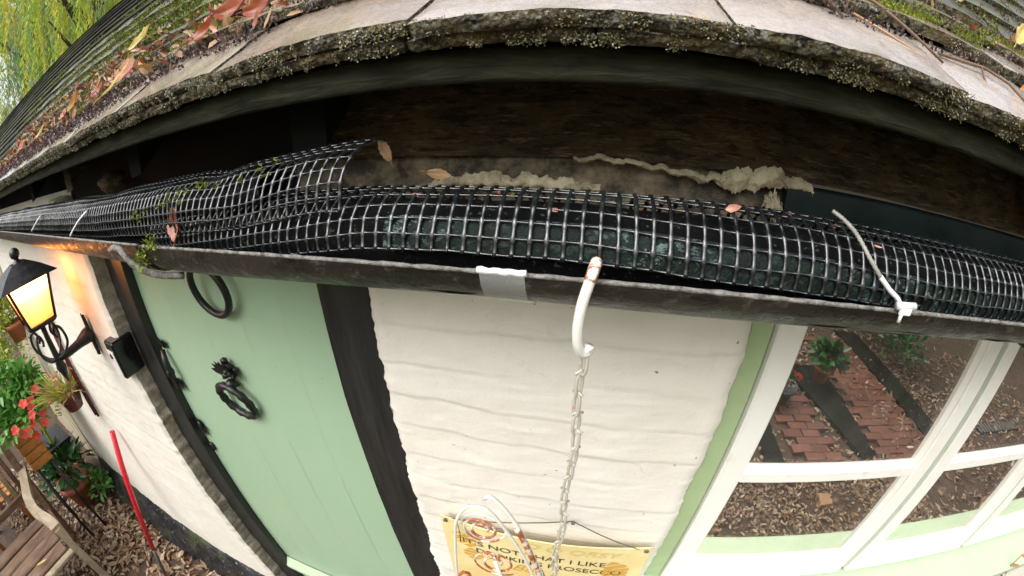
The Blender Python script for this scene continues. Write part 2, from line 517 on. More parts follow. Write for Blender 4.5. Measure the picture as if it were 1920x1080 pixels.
MAT['orangewood'] = wood('orange_planter_wood', (.30, .11, .025), (.52, .24, .07), (.5, 3, 3), 8, .4, .4)
MAT['terracotta'] = plain('terracotta', (.40, .12, .06), .55, var=.25, scale=14, bump=.3, bd=.004)
MAT['darkpot'] = plain('plum_glazed_pot', (.14, .04, .035), .3, var=.3, scale=20, bump=.2)
MAT['redpole'] = plain('red_plastic_sleeve', (.62, .015, .03), .3, var=.1, scale=40, bump=.05)
MAT['greypole'] = plain('grey_metal_tube', (.12, .13, .13), .35, .5, .15, 60, .1)
MAT['maroon'] = plain('maroon_gloss_paint', (.085, .012, .016), .3, var=.25, scale=30, bump=.2)
MAT['fencewood'] = wood('cream_fence_boards', (.36, .31, .22), (.52, .46, .34), (3, 3, .4), 9, .7, .4)
MAT['doorbell_w'] = plain('white_plastic', (.70, .72, .72), .3, var=.05, scale=20, bump=.02)
MAT['doorbell_b'] = plain('gloss_black_plastic', (.008, .008, .009), .15, var=.2, scale=20, bump=.02)
# foliage
MAT['moss'] = leafmat('bright_moss', (.10, .16, .012), (.32, .36, .03), .8, .2)
MAT['olivemoss'] = leafmat('olive_moss', (.07, .07, .018), (.17, .15, .03), .8, .1)
MAT['debris'] = leafmat('wet_roof_debris', (.018, .012, .012), (.13, .085, .075), .35, .05)
MAT['grit'] = leafmat('pinkish_grit', (.16, .10, .09), (.40, .30, .27), .4, .05)
MAT['redleaf'] = leafmat('copper_red_leaf', (.20, .040, .018), (.42, .105, .04), .28, .2, 20)
MAT['pinkleaf'] = leafmat('salmon_pink_leaf', (.40, .15, .085), (.58, .27, .18), .25, .2, 20)
MAT['orangeleaf'] = leafmat('orange_leaf', (.38, .14, .02), (.55, .25, .03), .4, .25, 20)
MAT['yellowleaf'] = leafmat('yellow_cream_leaf', (.60, .42, .10), (.75, .62, .25), .35, .25, 20)
MAT['brownleaf'] = leafmat('dry_tan_leaf', (.36, .21, .10), (.48, .30, .16), .5, .15, 20)
MAT['twig'] = plain('thin_twig', (.16, .10, .065), .6, var=.4, scale=60, bump=.3)
MAT['paletwig'] = plain('pale_stalk', (.42, .27, .17), .5, var=.3, scale=60, bump=.2)
MAT['willow'] = leafmat('willow_leaves', (.30, .44, .04), (.56, .66, .10), .5, .6)
MAT['willow2'] = leafmat('blue_green_willow_leaves', (.16, .30, .12), (.32, .46, .20), .5, .5)
MAT['golden'] = leafmat('golden_autumn_leaves', (.55, .48, .04), (.78, .66, .09), .5, .55)
MAT['bark'] = wood('grey_brown_bark', (.05, .04, .028), (.12, .10, .075), (2, 2, .5), 6, .9)
MAT['green'] = leafmat('fresh_green_leaves', (.08, .24, .04), (.20, .44, .09), .35, .25)
MAT['deep'] = leafmat('deep_green_leaves', (.015, .07, .015), (.05, .16, .035), .35, .15)
MAT['lime'] = leafmat('lime_green_leaves', (.26, .36, .03), (.46, .50, .07), .5, .3)
MAT['petal'] = leafmat('scarlet_petals', (.75, .04, .03), (.85, .14, .08), .4, .2)
MAT['pinkpetal'] = leafmat('magenta_petals', (.65, .02, .16), (.75, .06, .25), .4, .2)
MAT['heather'] = leafmat('tawny_grass_blades', (.26, .24, .08), (.50, .34, .12), .6, .2)

# ------------------------------------------------------------------ ground
def ground_z(x, y):
    return -2.655 + .012 * fbm(x * .8, y * .8, 3.0)
mb = MB()
def gfn(u, v):
    x, y = -9 + 18 * u, -6 + 6.6 * v
    return (x, y, ground_z(x, y))
mb.grid(gfn, 90, 44)
# the same sheet goes on flat to the horizon
o0 = [(-9, -6), (9, -6), (9, .6), (-9, .6)]
far = [(-400, -400), (400, -400), (400, 400), (-400, 400)]
for i in range(4):
    j = (i + 1) % 4
    mb.add([(*o0[i], -2.66), (*far[i], -2.66), (*far[j], -2.66), (*o0[j], -2.66)], [(0, 1, 2, 3)])
g = mb.obj('ground', MAT['earth'], loc=(0, 0, -2.66))
tag(g, 'damp brown earth around the cottage under fallen leaves', kind='structure')

# brick paths seen mirrored in the window, each brick a part
def brick_path(x0, x1, y0, y1, skew, label):
    p = bpy.data.objects.new('brick_path', None); COL.objects.link(p)
    place(p, Vector(((x0 + x1) / 2, (y0 + y1) / 2, 0)))
    tag(p, label, kind='structure')
    me = []
    for k in range(5):
        b = MB().box((-.1075, -.0515, -.03), (.1075, .0515, .03), j=.002, bev=.004)
        me.append(link('brick', b, MAT['brick'], None, (0, 0, 0)))
    protos = me[:]
    n = 0
    row = 0
    y = y0
    while y < y1:
        off = .11 if row % 2 else 0
        x = x0 + off
        while x + .11 < x1 + .1:
            if n < 260:
                src = protos[n % 5]
                o = src if n < 5 else src.copy()
                if n >= 5: COL.objects.link(o)
                o.name = 'brick'
                place(o, Vector((x + .1 + skew * (y - y0) + rnd(-.003, .003), y + .05, H - 2.648 + rnd(-.004, .005))), p)
                o.rotation_euler = (rnd(-.03, .03), rnd(-.03, .03), rnd(-.03, .03))
                n += 1
            x += .22
        y += .108
        row += 1
    return p
brick_path(3.05, 3.80, -3.7, -1.30, .02, 'red brick path running away from the window')
brick_path(1.95, 2.40, -2.9, -1.25, .10, 'narrow red brick path beside the dark sleeper')
def sleeper(pts, label):
    mb = MB()
    n = len(pts) // 2
    top = [(x, y, -2.60) for x, y in pts]; bot = [(x, y, -2.67) for x, y in pts]
    k = len(pts)
    mb.add(top + bot, [tuple(range(k)), *[(i, i + k, (i + 1) % k + k, (i + 1) % k) for i in range(k)]])
    o = mb.obj('timber_edging', MAT['sleeper'])
    return tag(o, label, kind='structure')
sleeper([(2.42, -2.95), (2.86, -1.40), (3.03, -1.40), (3.02, -2.95)], 'broad dark timber edging between the brick paths')
sleeper([(3.76, -3.9), (3.98, -1.6), (4.28, -1.6), (4.14, -3.9)], 'dark timber edging along the outer brick path')
sleeper([(1.78, -2.3), (1.72, -1.2), (1.92, -1.2), (1.92, -2.3)], 'short dark timber edging near the flower pot')

# fallen leaves on the ground, nobody could count them
mb = MB()
def lit(x, y, big=1.0):
    if noise.noise(Vector((x * 2.6, y * 2.6, 77))) < -.22 and random.random() < .7: return
    z = ground_z(x, y)
    a = rnd(0, 2 * pi)
    L = rnd(.025, .12) * big
    mb.leaf((x, y, z + rnd(.004, .035)), (cos(a), sin(a), rnd(-.25, .35)), (rnd(-.6, .6), rnd(-.6, .6), 1), L, L * rnd(.3, .55), random.choice((0, 0, 1)), rnd(-.3, .5))
for _ in range(7600): lit(rnd(-5.6, -1.5), rnd(-.75, .36), .8)
for _ in range(11000): lit(rnd(.4, 3.4), rnd(-1.40, .1), .50)
for _ in range(5200):
    x, y = rnd(2.6, 7.0), rnd(-3.4, .0)
    if 3.05 < x < 3.85 and y < -1.3 and random.random() < .75: continue
    lit(x, y, .8)
for _ in range(4200):
    x, y = rnd(1.2, 4.8), rnd(-4.2, -1.2)
    if random.random() < .5 and (3.05 < x < 3.75 or 1.95 < x < 2.9): continue
    lit(x, y, .75)
for _ in range(1500): lit(3.3 + abs(random.gauss(0, .5)), rnd(-3.2, -1.3), .7)
for _ in range(500): lit(rnd(-6, 9), rnd(-6, -3.0), 1.0)
o = mb.obj('leaf_litter', [MAT['litter'], MAT['litter2']])
tag(o, 'carpet of fallen brown leaves on the earth', kind='stuff')

# ------------------------------------------------------------------ cottage
cottage = thing('cottage', (-1.2, .46, -2.66), 'old whitewashed brick cottage with tiled eave and sage green door', 'cottage')

def wall_relief(x, z, s=0.0):
    """soft courses of thickly limewashed brick"""
    c = .075
    zz = z + .016 * noise.noise(Vector((x * 3.1, z * 2, s))) + .009 * noise.noise(Vector((x * 11, z * 9, s)))
    k = math.floor(zz / c)
    f = zz / c - k
    g = max(0, 1 - min(f, 1 - f) / .13)
    xx = x / .225 + (.5 if k % 2 else 0) + .08 * noise.noise(Vector((x * 5, z * 7, s)))
    fx = xx - math.floor(xx)
    gx = max(0, 1 - min(fx, 1 - fx) / .045)
    msk = max(0, min(1, .05 + 2.2 * noise.noise(Vector((x * 11, k * 5.1, s + 3)))))
    ms2 = max(0, min(1, .2 + 2.2 * noise.noise(Vector((x * 13, z * 16, s + 13)))))
    dep = .0012 * g * msk + .0008 * gx * msk
    step = -.0017 * (1 - f) ** 3 * msk * (f > .03) - .0012 * (1 - f)       # paint ridge along the foot of some bricks
    q = noise.noise(Vector((x * 3.5, z * 26 + 2 * noise.noise(Vector((x * 7, z * 5, s))), s + 17)))
    step += -.0012 * ms2 * max(0, 1 - abs(q) / .12)                        # thick brush ridges and blisters
    tilt = .0030 * noise.noise(Vector((math.floor(xx) * 1.7, k * 2.3, s + 5)))
    return dep + step + tilt - .0040 * fbm(x * 3, z * 4, s + 2) - .0008 * fbm(x * 26, z * 34, s, 3)

def wall_panel(x0, x1, z0, z1, y, step, ragl=0, ragr=0, seed=0.0, thick=.10):
    nx, nz = max(2, int((x1 - x0) / step)), max(2, int((z1 - z0) / (step * .5)))
    mb = MB()
    def edge(z, r, s):
        return r * (noise.noise(Vector((z * 9, s, 1))) + .5 * noise.noise(Vector((z * 31, s, 4)))+ .3 * noise.noise(Vector((z * 90, s, 7)))) if r else 0
    def fn(u, v):
        z = z0 + (z1 - z0) * v
        a, b = x0 + edge(z, ragl, seed), x1 + edge(z, ragr, seed + 9)
        x = a + (b - a) * u
        yy = y + wall_relief(x, z, seed)
        d = min(x - a if ragl else 9, b - x if ragr else 9)      # rounded, crumbling edge
        if d < .02: yy += .012 * (1 - d / .02) ** 2
        return (x, yy, z)
    mb.grid(fn, nx, nz)
    # returns at both ends so the wall has its thickness
    for side, uu in ((0, 0.0), (1, 1.0)):
        def rf(u, v):
            x, yy, z = fn(uu, v)
            return (x + .004 * noise.noise(Vector((z * 25, u * 4, side))) , yy + (thick) * u, z)
        mb.grid(rf, 4, nz, mat=1, flip=(side == 0))
    return mb
WY = .46
wall_panel(-.335, .226, -2.36, -.03, WY, .0085, ragl=.012, ragr=.007, seed=1.0).obj('wall', [MAT['whitewash'], MAT['whitewash']], cottage)
wall_panel(-4.05, -1.52, -2.40, -.03, WY, .017, ragr=.016, seed=5.0, thick=.075).obj('wall', [MAT['whitewash'], MAT['edge']], cottage)
wall_panel(.226, 3.6, -2.36, -1.12, WY, .045, seed=8.0).obj('wall', [MAT['whitewash'], MAT['whitewash']], cottage)
wall_panel(2.12, 3.6, -1.117, -.03, WY, .03, seed=8.0).obj('wall', [MAT['whitewash'], MAT['whitewash']], cottage)
# body of the house behind, closing the room
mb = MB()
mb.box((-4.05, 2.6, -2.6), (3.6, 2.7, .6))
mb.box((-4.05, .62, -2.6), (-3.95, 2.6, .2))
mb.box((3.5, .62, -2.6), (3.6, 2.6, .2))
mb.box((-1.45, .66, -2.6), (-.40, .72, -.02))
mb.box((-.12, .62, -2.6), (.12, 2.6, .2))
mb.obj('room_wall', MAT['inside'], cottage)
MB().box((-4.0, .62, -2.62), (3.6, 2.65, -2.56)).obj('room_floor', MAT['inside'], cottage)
# tarred plinth flaring out to the ground
def plinth(x0, x1, seed):
    mb = MB()
    prof = [(.47, -2.33), (.445, -2.355), (.425, -2.40), (.395, -2.47), (.365, -2.56), (.335, -2.63), (.32, -2.68)]
    nx = int((x1 - x0) / .03)
    def fn(u, v):
        x = x0 + (x1 - x0) * u
        t = v * (len(prof) - 1); i = min(int(t), len(prof) - 2); f = t - i
        y = prof[i][0] * (1 - f) + prof[i + 1][0] * f
        z = prof[i][1] * (1 - f) + prof[i + 1][1] * f
        n = fbm(x * 5, z * 6, seed)
        return (x, y - .026 * n - .008 * fbm(x * 22, z * 22, seed), z + .020 * noise.noise(Vector((x * 4, seed, 0))) + (.020 * noise.noise(Vector((x * 24, seed, 0))) if v < .2 else 0))
    mb.grid(fn, nx, 14)
    return mb
plinth(-4.05, -1.45, 2.0).obj('plinth', MAT['plinth'], cottage)
plinth(-.36, 3.6, 6.0).obj('plinth', MAT['plinth'], cottage)

# door posts
def post(x0, x1, y0, y1, z0, z1, seed):
    mb = MB()
    def fn(u, v):
        z = z0 + (z1 - z0) * v
        x = x0 + (x1 - x0) * u
        return (x, y0 - .003 * fbm(x * 6, z * 2.5, seed), z)
    mb.grid(fn, 8, 60)
    for uu, fl in ((0.0, True), (1.0, False)):
        def rf(u, v):
            a = fn(uu, v)
            return (a[0] + .002 * noise.noise(Vector((a[2] * 6, u, seed))), a[1] + (y1 - y0) * u, a[2])
        mb.grid(rf, 2, 60, flip=fl)
    return mb
post(-1.60, -1.372, .528, .60, -2.42, .0, 1).obj('door_post', MAT['black'], cottage)
post(-.497, -.31, .532, .60, -2.42, .0, 2).obj('door_post', MAT['black'], cottage)
MB().box((-1.60, .545, -.20), (-.31, .60, -.02)).obj('door_lintel', MAT['black'], cottage)
MB().box((-1.56, .40, -2.46), (-.34, .66, -2.36), j=.004, bev=.008).obj('threshold', MAT['plinth'], cottage)

# door: broad boards with hairline joints
door = bpy.data.objects.new('door', None); COL.objects.link(door)
place(door, Vector((-.93, .56, H - 2.36)), cottage)
dx0, dx1 = -1.37, -.499
wd = [.20, .17, .19, .16]; wd.append(dx1 - dx0 - sum(wd))
x = dx0
for k, wk in enumerate(wd):
    mb = MB()
    def fn(u, v):
        xx = x + .0002 + (wk - .0004) * u
        z = -2.345 + 2.14 * v
        e = min(u, 1 - u) * wk
        return (xx, .560 + .0008 * fbm(xx * 5, z * 1.2, k) + (.0018 * (1 - e / .003) * .12 if e < .003 else 0), z)
    us = [0, .004, .012, .03, .25, .5, .75, .97, .988, .996, 1]
    vs = [fn(u, j / 40) for u in us for j in range(41)]
    fs = [(i * 41 + j, (i + 1) * 41 + j, (i + 1) * 41 + j + 1, i * 41 + j + 1) for i in range(10) for j in range(40)]
    mb.add(vs, fs, 0, True)
    mb.box((x + .0012, .566, -2.345), (x + wk - .0012, .598, -.205))
    mb.obj('plank', MAT['door'], door)
    x += wk
# weather board at the foot of the door
mb = MB()
mb.add([(-1.368, .556, -1.985), (-.501, .556, -1.985), (-.501, .520, -2.035), (-1.368, .520, -2.035), (-.501, .520, -2.058), (-1.368, .520, -2.058), (-.501, .558, -2.058), (-1.368, .558, -2.058)],
       [(3, 2, 1, 0), (5, 4, 2, 3), (7, 6, 4, 5), (0, 7, 5, 3), (1, 2, 4, 6)])
mb.obj('weather_board', MAT['sage_pale'], door)
# ring knocker with leafy boss
def torus_pts(c, r, a0, a1, n, ex, ez):
    return [Vector(c) + ex * (r * cos(a0 + (a1 - a0) * i / n)) + ez * (r * sin(a0 + (a1 - a0) * i / n)) for i in range(n + 1)]
mb = MB()
EX, EZ = Vector((1, 0, 0)), Vector((0, -.22, 1)).normalized()
kc = Vector((-.952, .535, -.715))
mb.tube(torus_pts(kc, .068, 0, 2 * pi, 36, EX, EZ), [.0115 + .002 * sin(i * 2.1) for i in range(37)], 10, cap=False)
for k in range(26):
    a = rnd(0, 2 * pi); rr = rnd(.005, .038)
    mb.ball((-.938 + rr * cos(a), .546 + rnd(-.008, .004), -.612 + 1.15 * rr * sin(a)), rnd(.008, .014), sub=1, sc=(1, .9, 1), jit=.5, seed=k)
for k in range(7):
    a = pi * (.1 + .8 * k / 6)
    mb.leaf((-.938, .538, -.612), (cos(a), -.15, sin(a)), (0, -1, 0), .058, .03, 0, .15)
mb.ball((-.94, .535, -.648), .018, sub=2)
mb.obj('door_knocker', MAT['iron'], door)
# upper ring pull
mb = MB()
mb.tube(torus_pts((-.868, .53, -.342), .072, 0, 2 * pi, 36, EX, Vector((0, -.12, 1)).normalized()), .0098, 10, cap=False)
mb.box((-.915, .535, -.275), (-.855, .5595, -.225), bev=.006)
mb.obj('ring_pull', MAT['iron'], door)
# latch with leaf ends, escutcheon, small plate
mb = MB()
mb.tube([(-1.335, .545, -.62), (-1.325, .532, -.66), (-1.315, .528, -.70), (-1.322, .536, -.745)], [.009, .013, .012, .008], 8)
for (zz, s) in ((-.60, 1), (-.76, -1)):
    for k in range(3):
        mb.leaf((-1.325, .554, zz + s * -.02), ((k - 1) * .5, -.1, s), (0, -1, 0), .055, .028, 0, .1)
mb.box((-1.368, .538, -.79), (-1.335, .558, -.75), bev=.004)
mb.ball((-1.318, .530, -.70), .017, sub=2, sc=(.8, 1, 1.3))
mb.obj('door_latch', MAT['iron'], door)
mb = MB()
for k in range(9):
    a = 2 * pi * k / 9
    mb.leaf((-1.345, .556, -.975), (.7 * cos(a), -.08, 1.3 * sin(a)), (0, -1, 0), .05, .03, 0, .15)
mb.ball((-1.345, .552, -.975), .016, sub=2, sc=(1, .6, 1.6))
mb.obj('escutcheon', MAT['iron'], door)
mb = MB()
mb.lathe([(0, 0), (.012, 0), (.014, .004), (.012, .012), (0, .012)], (0, 0, 0), 14)
mb.v = [(-1.345 + a, .559 - c2, -1.09 + 1.7 * b2) for a, b2, c2 in mb.v]
mb.obj('keyhole_cover', MAT['iron'], door)

# window: sage frame, three white casements, each with a glazing bar and two panes
window = bpy.data.objects.new('window', None); COL.objects.link(window)
place(window, Vector((1.1, .48, H - 1.0)), cottage)
WYF = .482
def bar(mb, a, b, bev=.003, mat=0):
    return mb.box(a, b, mat, 0, bev)
mb = MB()
bar(mb, (.205, WYF, -1.03), (.268, .60, -.12))                       # left jamb
bar(mb, (2.07, WYF, -1.03), (2.13, .60, -.12))
bar(mb, (.805, WYF + .006, -1.012), (.824, .58, -.15))              # mullions
bar(mb, (1.345, WYF + .006, -1.012), (1.364, .58, -.15))
bar(mb, (.268, WYF, -.17), (2.07, .60, -.12))
mb.obj('window_frame', MAT['sage'], window)
mb = MB()
prof = [(.60, -1.008), (.47, -1.012), (.355, -1.030), (.347, -1.036), (.347, -1.062), (.36, -1.066), (.47, -1.066)]
xs = [.19 + i * (2.15 - .19) / 30 for i in range(31)]
vs = [(x, y + .0015 * noise.noise(Vector((x * 9, y * 9, 0))), z) for x in xs for y, z in prof]
n = len(prof)
mb.add(vs, [(i * n + j, i * n + j + 1, (i + 1) * n + j + 1, (i + 1) * n + j) for i in range(30) for j in range(n - 1)])
mb.add([vs[j] for j in range(n)], [tuple(range(n))]); mb.add([vs[-n + j] for j in range(n)], [tuple(range(n - 1, -1, -1))])
mb.obj('window_sill', MAT['sage_pale'], window)
def casement(x0, x1, st=.047):
    y0, y1 = WYF - .012, WYF + .030
    zt, zb = -.155, -1.004
    g0, g1 = x0 + st, x1 - st
    mb = MB()
    bar(mb, (x0, y0, zb), (g0, y1, zt), .004)
    bar(mb, (g1, y0, zb), (x1, y1, zt), .004)
    bar(mb, (g0 - .002, y0 + .001, zb), (g1 + .002, y1 - .001, zb + .095), .004)
    bar(mb, (g0 - .002, y0 + .001, zt - .06), (g1 + .002, y1 - .001, zt), .004)
    # sloped putty line round the glass
    for (a, b, c, d) in ((g0, zb + .095, g1, -.588), (g0, -.556, g1, zt - .06)):
        q = .008
        mb.add([(a, y0 + .006, b), (c, y0 + .006, b), (c, y0 + .006, d), (a, y0 + .006, d),
                (a + q, y0 + .017, b + q), (c - q, y0 + .017, b + q), (c - q, y0 + .017, d - q), (a + q, y0 + .017, d - q)],
               [(0, 1, 5, 4), (1, 2, 6, 5), (2, 3, 7, 6), (3, 0, 4, 7)])
    mb.obj('casement', MAT['white'], window)
    bar(MB(), (g0 - .002, y0 + .002, -.588), (g1 + .002, y1, -.556), .004).obj('glazing_bar', MAT['white'], window)
    for (z0, z1) in ((zb + .095, -.588), (-.556, zt - .06)):
        MB().box((g0 - .004, y0 + .0165, z0 - .004), (g1 + .004, y0 + .0195, z1 + .004)).obj('pane', MAT['glass'], window)
casement(.270, .803)
casement(.826, 1.343)
casement(1.366, 2.068)
MB().box((.705, .545, -.90), (.80, .60, -.15), bev=.004).obj('inner_post', MAT['sage_pale'], window)
MB().box((.25, .520, -.935), (2.08, .60, -.905), bev=.004).obj('window_board', MAT['sage_pale'], window)

# eave timbers
def plank_mesh(x0, x1, y, z0, z1, amp, seed, nx, nz, depth=.05, lean=0.0):
    mb = MB()
    def fn(u, v):
        x = x0 + (x1 - x0) * u; z = z0 + (z1 - z0) * v
        return (x, y + lean * v - amp * fbm(x * 2.2, z * 14, seed) - .4 * amp * fbm(x * 9, z * 45, seed), z + .006 * noise.noise(Vector((x * 3, seed, v))))
    mb.grid(fn, nx, nz)
    def uf(u, v):
        a = fn(u, 0.0); return (a[0], a[1] + depth * v, a[2])
    mb.grid(uf, nx, 1, flip=True)
    return mb
eave = bpy.data.objects.new('eave', None); COL.objects.link(eave)
place(eave, Vector((-.8, .42, H)), cottage)
plank_mesh(-.40, 1.9, .438, -.052, .10, .006, 3, 220, 24).obj('wall_plate', MAT['beam'], eave)
plank_mesh(-4.0, -.41, .475, -.10, .12, .006, 11, 60, 10).obj('wall_plate', MAT['darkwood'], eave)
plank_mesh(-.42, .235, .448, -.135, -.050, .016, 7, 90, 24).obj('mortar_bed', MAT['sooty'], eave)
MB().box((.212, .430, -.150), (2.2, .446, -.056), j=.0005, bev=.002).obj('fascia_board', MAT['greenboard'], eave)
# smears of pale lime mortar along the plate
def smear(pts, wid, name='mortar_smear', seed=0):
    mb = MB()
    n = 260
    P = [Vector((p[0], 0, p[1])) for p in pts]
    def at(t):
        t = t * (len(P) - 1); i = min(int(t), len(P) - 2)
        return P[i].lerp(P[i + 1], t - i)
    def wd_(t):
        t = t * (len(wid) - 1); i = min(int(t), len(wid) - 2)
        return wid[i] + (wid[i + 1] - wid[i]) * (t - i)
    def fn(u, v):
        c = at(u); ww = wd_(u)
        q = v * 2 - 1
        rag = 1 + .8 * fbm(u * 14, v * 1.5, seed) + .22 * noise.noise(Vector((u * 75, q, seed)))
        x, z = c.x + .003 * noise.noise(Vector((u * 60, q * 3, seed))), c.z + .004 * fbm(u * 20, 0, seed + 8) + q * ww * .5 * max(.1, rag)
        return (x, .4290 + .006 * q * q + .003 * fbm(x * 60, z * 80, seed), z)
    mb.grid(fn, n, 10)
    mb.obj(name, MAT['mortar'], eave)
smear([(-.03, -.052), (.03, -.053), (.09, -.060), (.13, -.062), (.160, -.058), (.20, -.050), (.245, -.061)], [.006, .005, .007, .012, .034, .018, .012], seed=1)
smear([(-.20, -.088), (-.15, -.083), (-.06, -.081), (.0, -.084)], [.008, .016, .018, .008], seed=4)
smear([(.185, -.078), (.200, -.082), (.209, -.090)], [.010, .026, .020], seed=6)
# rafter tails
for i, (x, sz) in enumerate(((-1.75, .05), (-1.27, .055), (-.82, .05), (-.36, .055), (.62, .055), (1.05, .05))):
    mb = MB()
    a = [(x, .385, -.035), (x + sz, .385, -.03), (x + sz, .385, .03), (x, .385, .03)]
    b = [(q[0], .72, q[2] + .28) for q in a]
    mb.add(a + b, [(0, 1, 2, 3), (0, 4, 5, 1), (1, 5, 6, 2), (2, 6, 7, 3), (3, 7, 4, 0)])
    mb.obj('rafter', MAT['beam'] if i in (1, 4) else MAT['darkwood'], eave)
mb = MB(); mb.box((-1.60, .40, -.075), (-1.50, .46, -.045), j=.006, bev=.003)
mb.obj('packing_block', MAT['mortar'], eave)
mb = MB(); mb.ball((-1.03, .43, -.035), .035, sub=3, sc=(1.4, .8, .7), jit=.5)
mb.obj('packing_brick', MAT['beam'], eave)
# tilting batten under the tiles
mb = MB()
nx = 160
def bf(u, v):
    x = -6 + 8.5 * u
    y0 = .318 + .004 * noise.noise(Vector((x * 1.5, 0, 0)))
    zt, zb = .050, .0215 + .003 * noise.noise(Vector((x * 1.1, 3, 0)))
    pr = [(y0 + .004, zt), (y0, zt - .008), (y0 - .001, zb + .004), (y0 + .003, zb), (y0 + .030, zb + .004), (y0 + .032, zt)]
    i = int(round(v * 5))
    return (x, pr[i][0] + .001 * fbm(x * 6, i, 2), pr[i][1])
mb.grid(bf, nx, 5, flip=True)
mb.obj('eave_batten', MAT['batten'], eave)

# roof: each near tile a sub-part
roof = bpy.data.objects.new('roof', None); COL.objects.link(roof)
place(roof, Vector((-.8, .30, H + .05)), cottage)
S1, P1, P2 = .30, radians(36), radians(46)
def rp(s, off=0.0, x=0.0):
    """point on the bell-cast roof: distance s up the slope, off above it"""
    sag = .004 * noise.noise(Vector((x * .9, s * 2, 1)))
    if s < S1:
        y, z, p = .30 + s * cos(P1), .047 + s * sin(P1), P1
    else:
        y, z, p = .30 + S1 * cos(P1) + (s - S1) * cos(P2), .047 + S1 * sin(P1) + (s - S1) * sin(P2), P2
    off += sag
    return (x, y - off * sin(p), z + off * cos(p))
course = [0.0, .118]
while course[-1] < 1.16: course.append(course[-1] + .083)
TH = .0135
def tile(x0, x1, s0, s1, lift, seed, hi=1, crumb=.0022, th=TH):
    mb = MB()
    nx = 34 if hi == 2 else (8 if hi == 1 else 1)
    ns = 6 if hi == 2 else (2 if hi else 1)
    tilt = rnd(-.0025, .0025); yaw = rnd(-.004, .004); sk = rnd(-.002, .003)
    def pos(u, s, off):
        x = x0 + (x1 - x0) * u
        dx = min(u, 1 - u) * (x1 - x0)
        rn = .004 * max(0, 1 - dx / .01) ** 2
        c = crumb * (fbm(x * 38, seed, off * 70) + .6 * noise.noise(Vector((x * 130, seed, off * 300))))
        ee = 1 - min(1, (s - s0) / .012)
        ss = s + ee * (c * 1.3 + rn + yaw * (u - .5) + sk)
        camber = .0022 * (1 - (2 * u - 1) ** 2)
        return rp(ss, off + tilt * (u - .5) * 2 + camber - (rn * .4 if off > lift + th * .5 else 0), x)
    def lift_at(s): return lift * (1 - (s - s0) / (s1 - s0) * .96)
    mb.grid(lambda u, v: pos(u, s0 + (s1 - s0) * v ** 1.4, lift_at(s0 + (s1 - s0) * v ** 1.4) + th + (.0012 * fbm((x0 + (x1 - x0) * u) * 25, v * 5, seed) if hi == 2 else 0)), nx, ns, 0, hi == 2)
    nv = 4 if hi == 2 else 1
    mb.grid(lambda u, v: pos(u, s0 - (.0015 * sin(pi * v) if hi == 2 else 0), lift + th * v), nx, nv, 1, hi == 2)
    mb.grid(lambda u, v: pos(u, s0 + (s1 - s0) * v, lift_at(s0 + (s1 - s0) * v)), max(1, nx // 4), 1, 1, False, True)
    for uu, fl in ((0.0, False), (1.0, True)):
        mb.grid(lambda u, v: pos(uu, s0 + (s1 - s0) * u, lift_at(s0 + (s1 - s0) * u) + th * v), 3 if hi == 2 else 1, 1, 1, False, fl)
    return mb
ntile = 0
def row(k, edges, lift, s0, s1, hi_rng, th=TH):
    global ntile
    for a, b in zip(edges, edges[1:]):
        hi = 2 if (hi_rng[0] < (a + b) / 2 < hi_rng[1]) else 1
        t = tile(a + .0012, b - .0012, s0, s1, lift + rnd(-.0008, .0012), random.random() * 50, hi, th=th)
        t.obj('tile', [MAT['tileglare' if k == 0 and a > -.2 else 'tile' if k == 0 or (k in (1, 2) and (a > .2 or -.85 < a < -.2)) else 'tilemossy'], MAT['lichen']], roof)
        ntile += 1
def fill(seq, lo, hi, w=.195):
    seq = list(seq)
    while seq[0] > lo: seq.insert(0, seq[0] - w * rnd(.92, 1.08))
    while seq[-1] < hi: seq.append(seq[-1] + w * rnd(.92, 1.08))
    return seq
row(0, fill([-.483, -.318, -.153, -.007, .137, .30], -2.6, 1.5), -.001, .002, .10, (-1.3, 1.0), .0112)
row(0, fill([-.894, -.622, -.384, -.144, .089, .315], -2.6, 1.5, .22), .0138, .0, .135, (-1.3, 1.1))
row(1, fill([-.99, -.78, -.56, -.33, -.10, .12, .262, .475], -2.6, 1.5, .2), .0190, course[1], course[1] + .11, (-1.1, 1.0))
row(2, fill([.14, .35], -2.6, 1.5, .2), .0185, course[2], course[2] + .11, (.2, .9))
row(3, fill([.05, .25], -2.6, 1.5, .2), .0175, course[3], course[3] + .11, (.2, .7))
for k in range(4, 8):
    row(k, fill([-.1 + .05 * (k % 3)], -2.2, 1.1, .2), .0138, course[k], course[k] + .105, (9, 9))
# the rest of the tiles, too far along and too many to pick apart
mb = MB()
def far_tile(a, b, s0):
    l, h = .0138 + rnd(-.001, .002), TH
    q = [rp(s0, l, a), rp(s0, l, b), rp(s0, l + h, b), rp(s0, l + h, a), rp(s0 + .105, .0, a), rp(s0 + .105, .0, b), rp(s0 + .105, h, b), rp(s0 + .105, h, a)]
    mb.add(q, [(0, 1, 2, 3), (3, 2, 6, 7), (0, 3, 7, 4), (1, 5, 6, 2)])
for k in range(len(course)):
    lo = -9.0; hi = -2.4 if k < 4 else (-2.1 if k < 8 else 1.6)
    x = lo + rnd(-.1, .1)
    while x < hi:
        far_tile(x, x + .193, course[k] + rnd(-.003, .003)); x += .196
    if k >= 4 and k < 8:
        x = 1.15
        while x < 1.6: far_tile(x, x + .193, course[k]); x += .196
top_s = course[-1] + .09
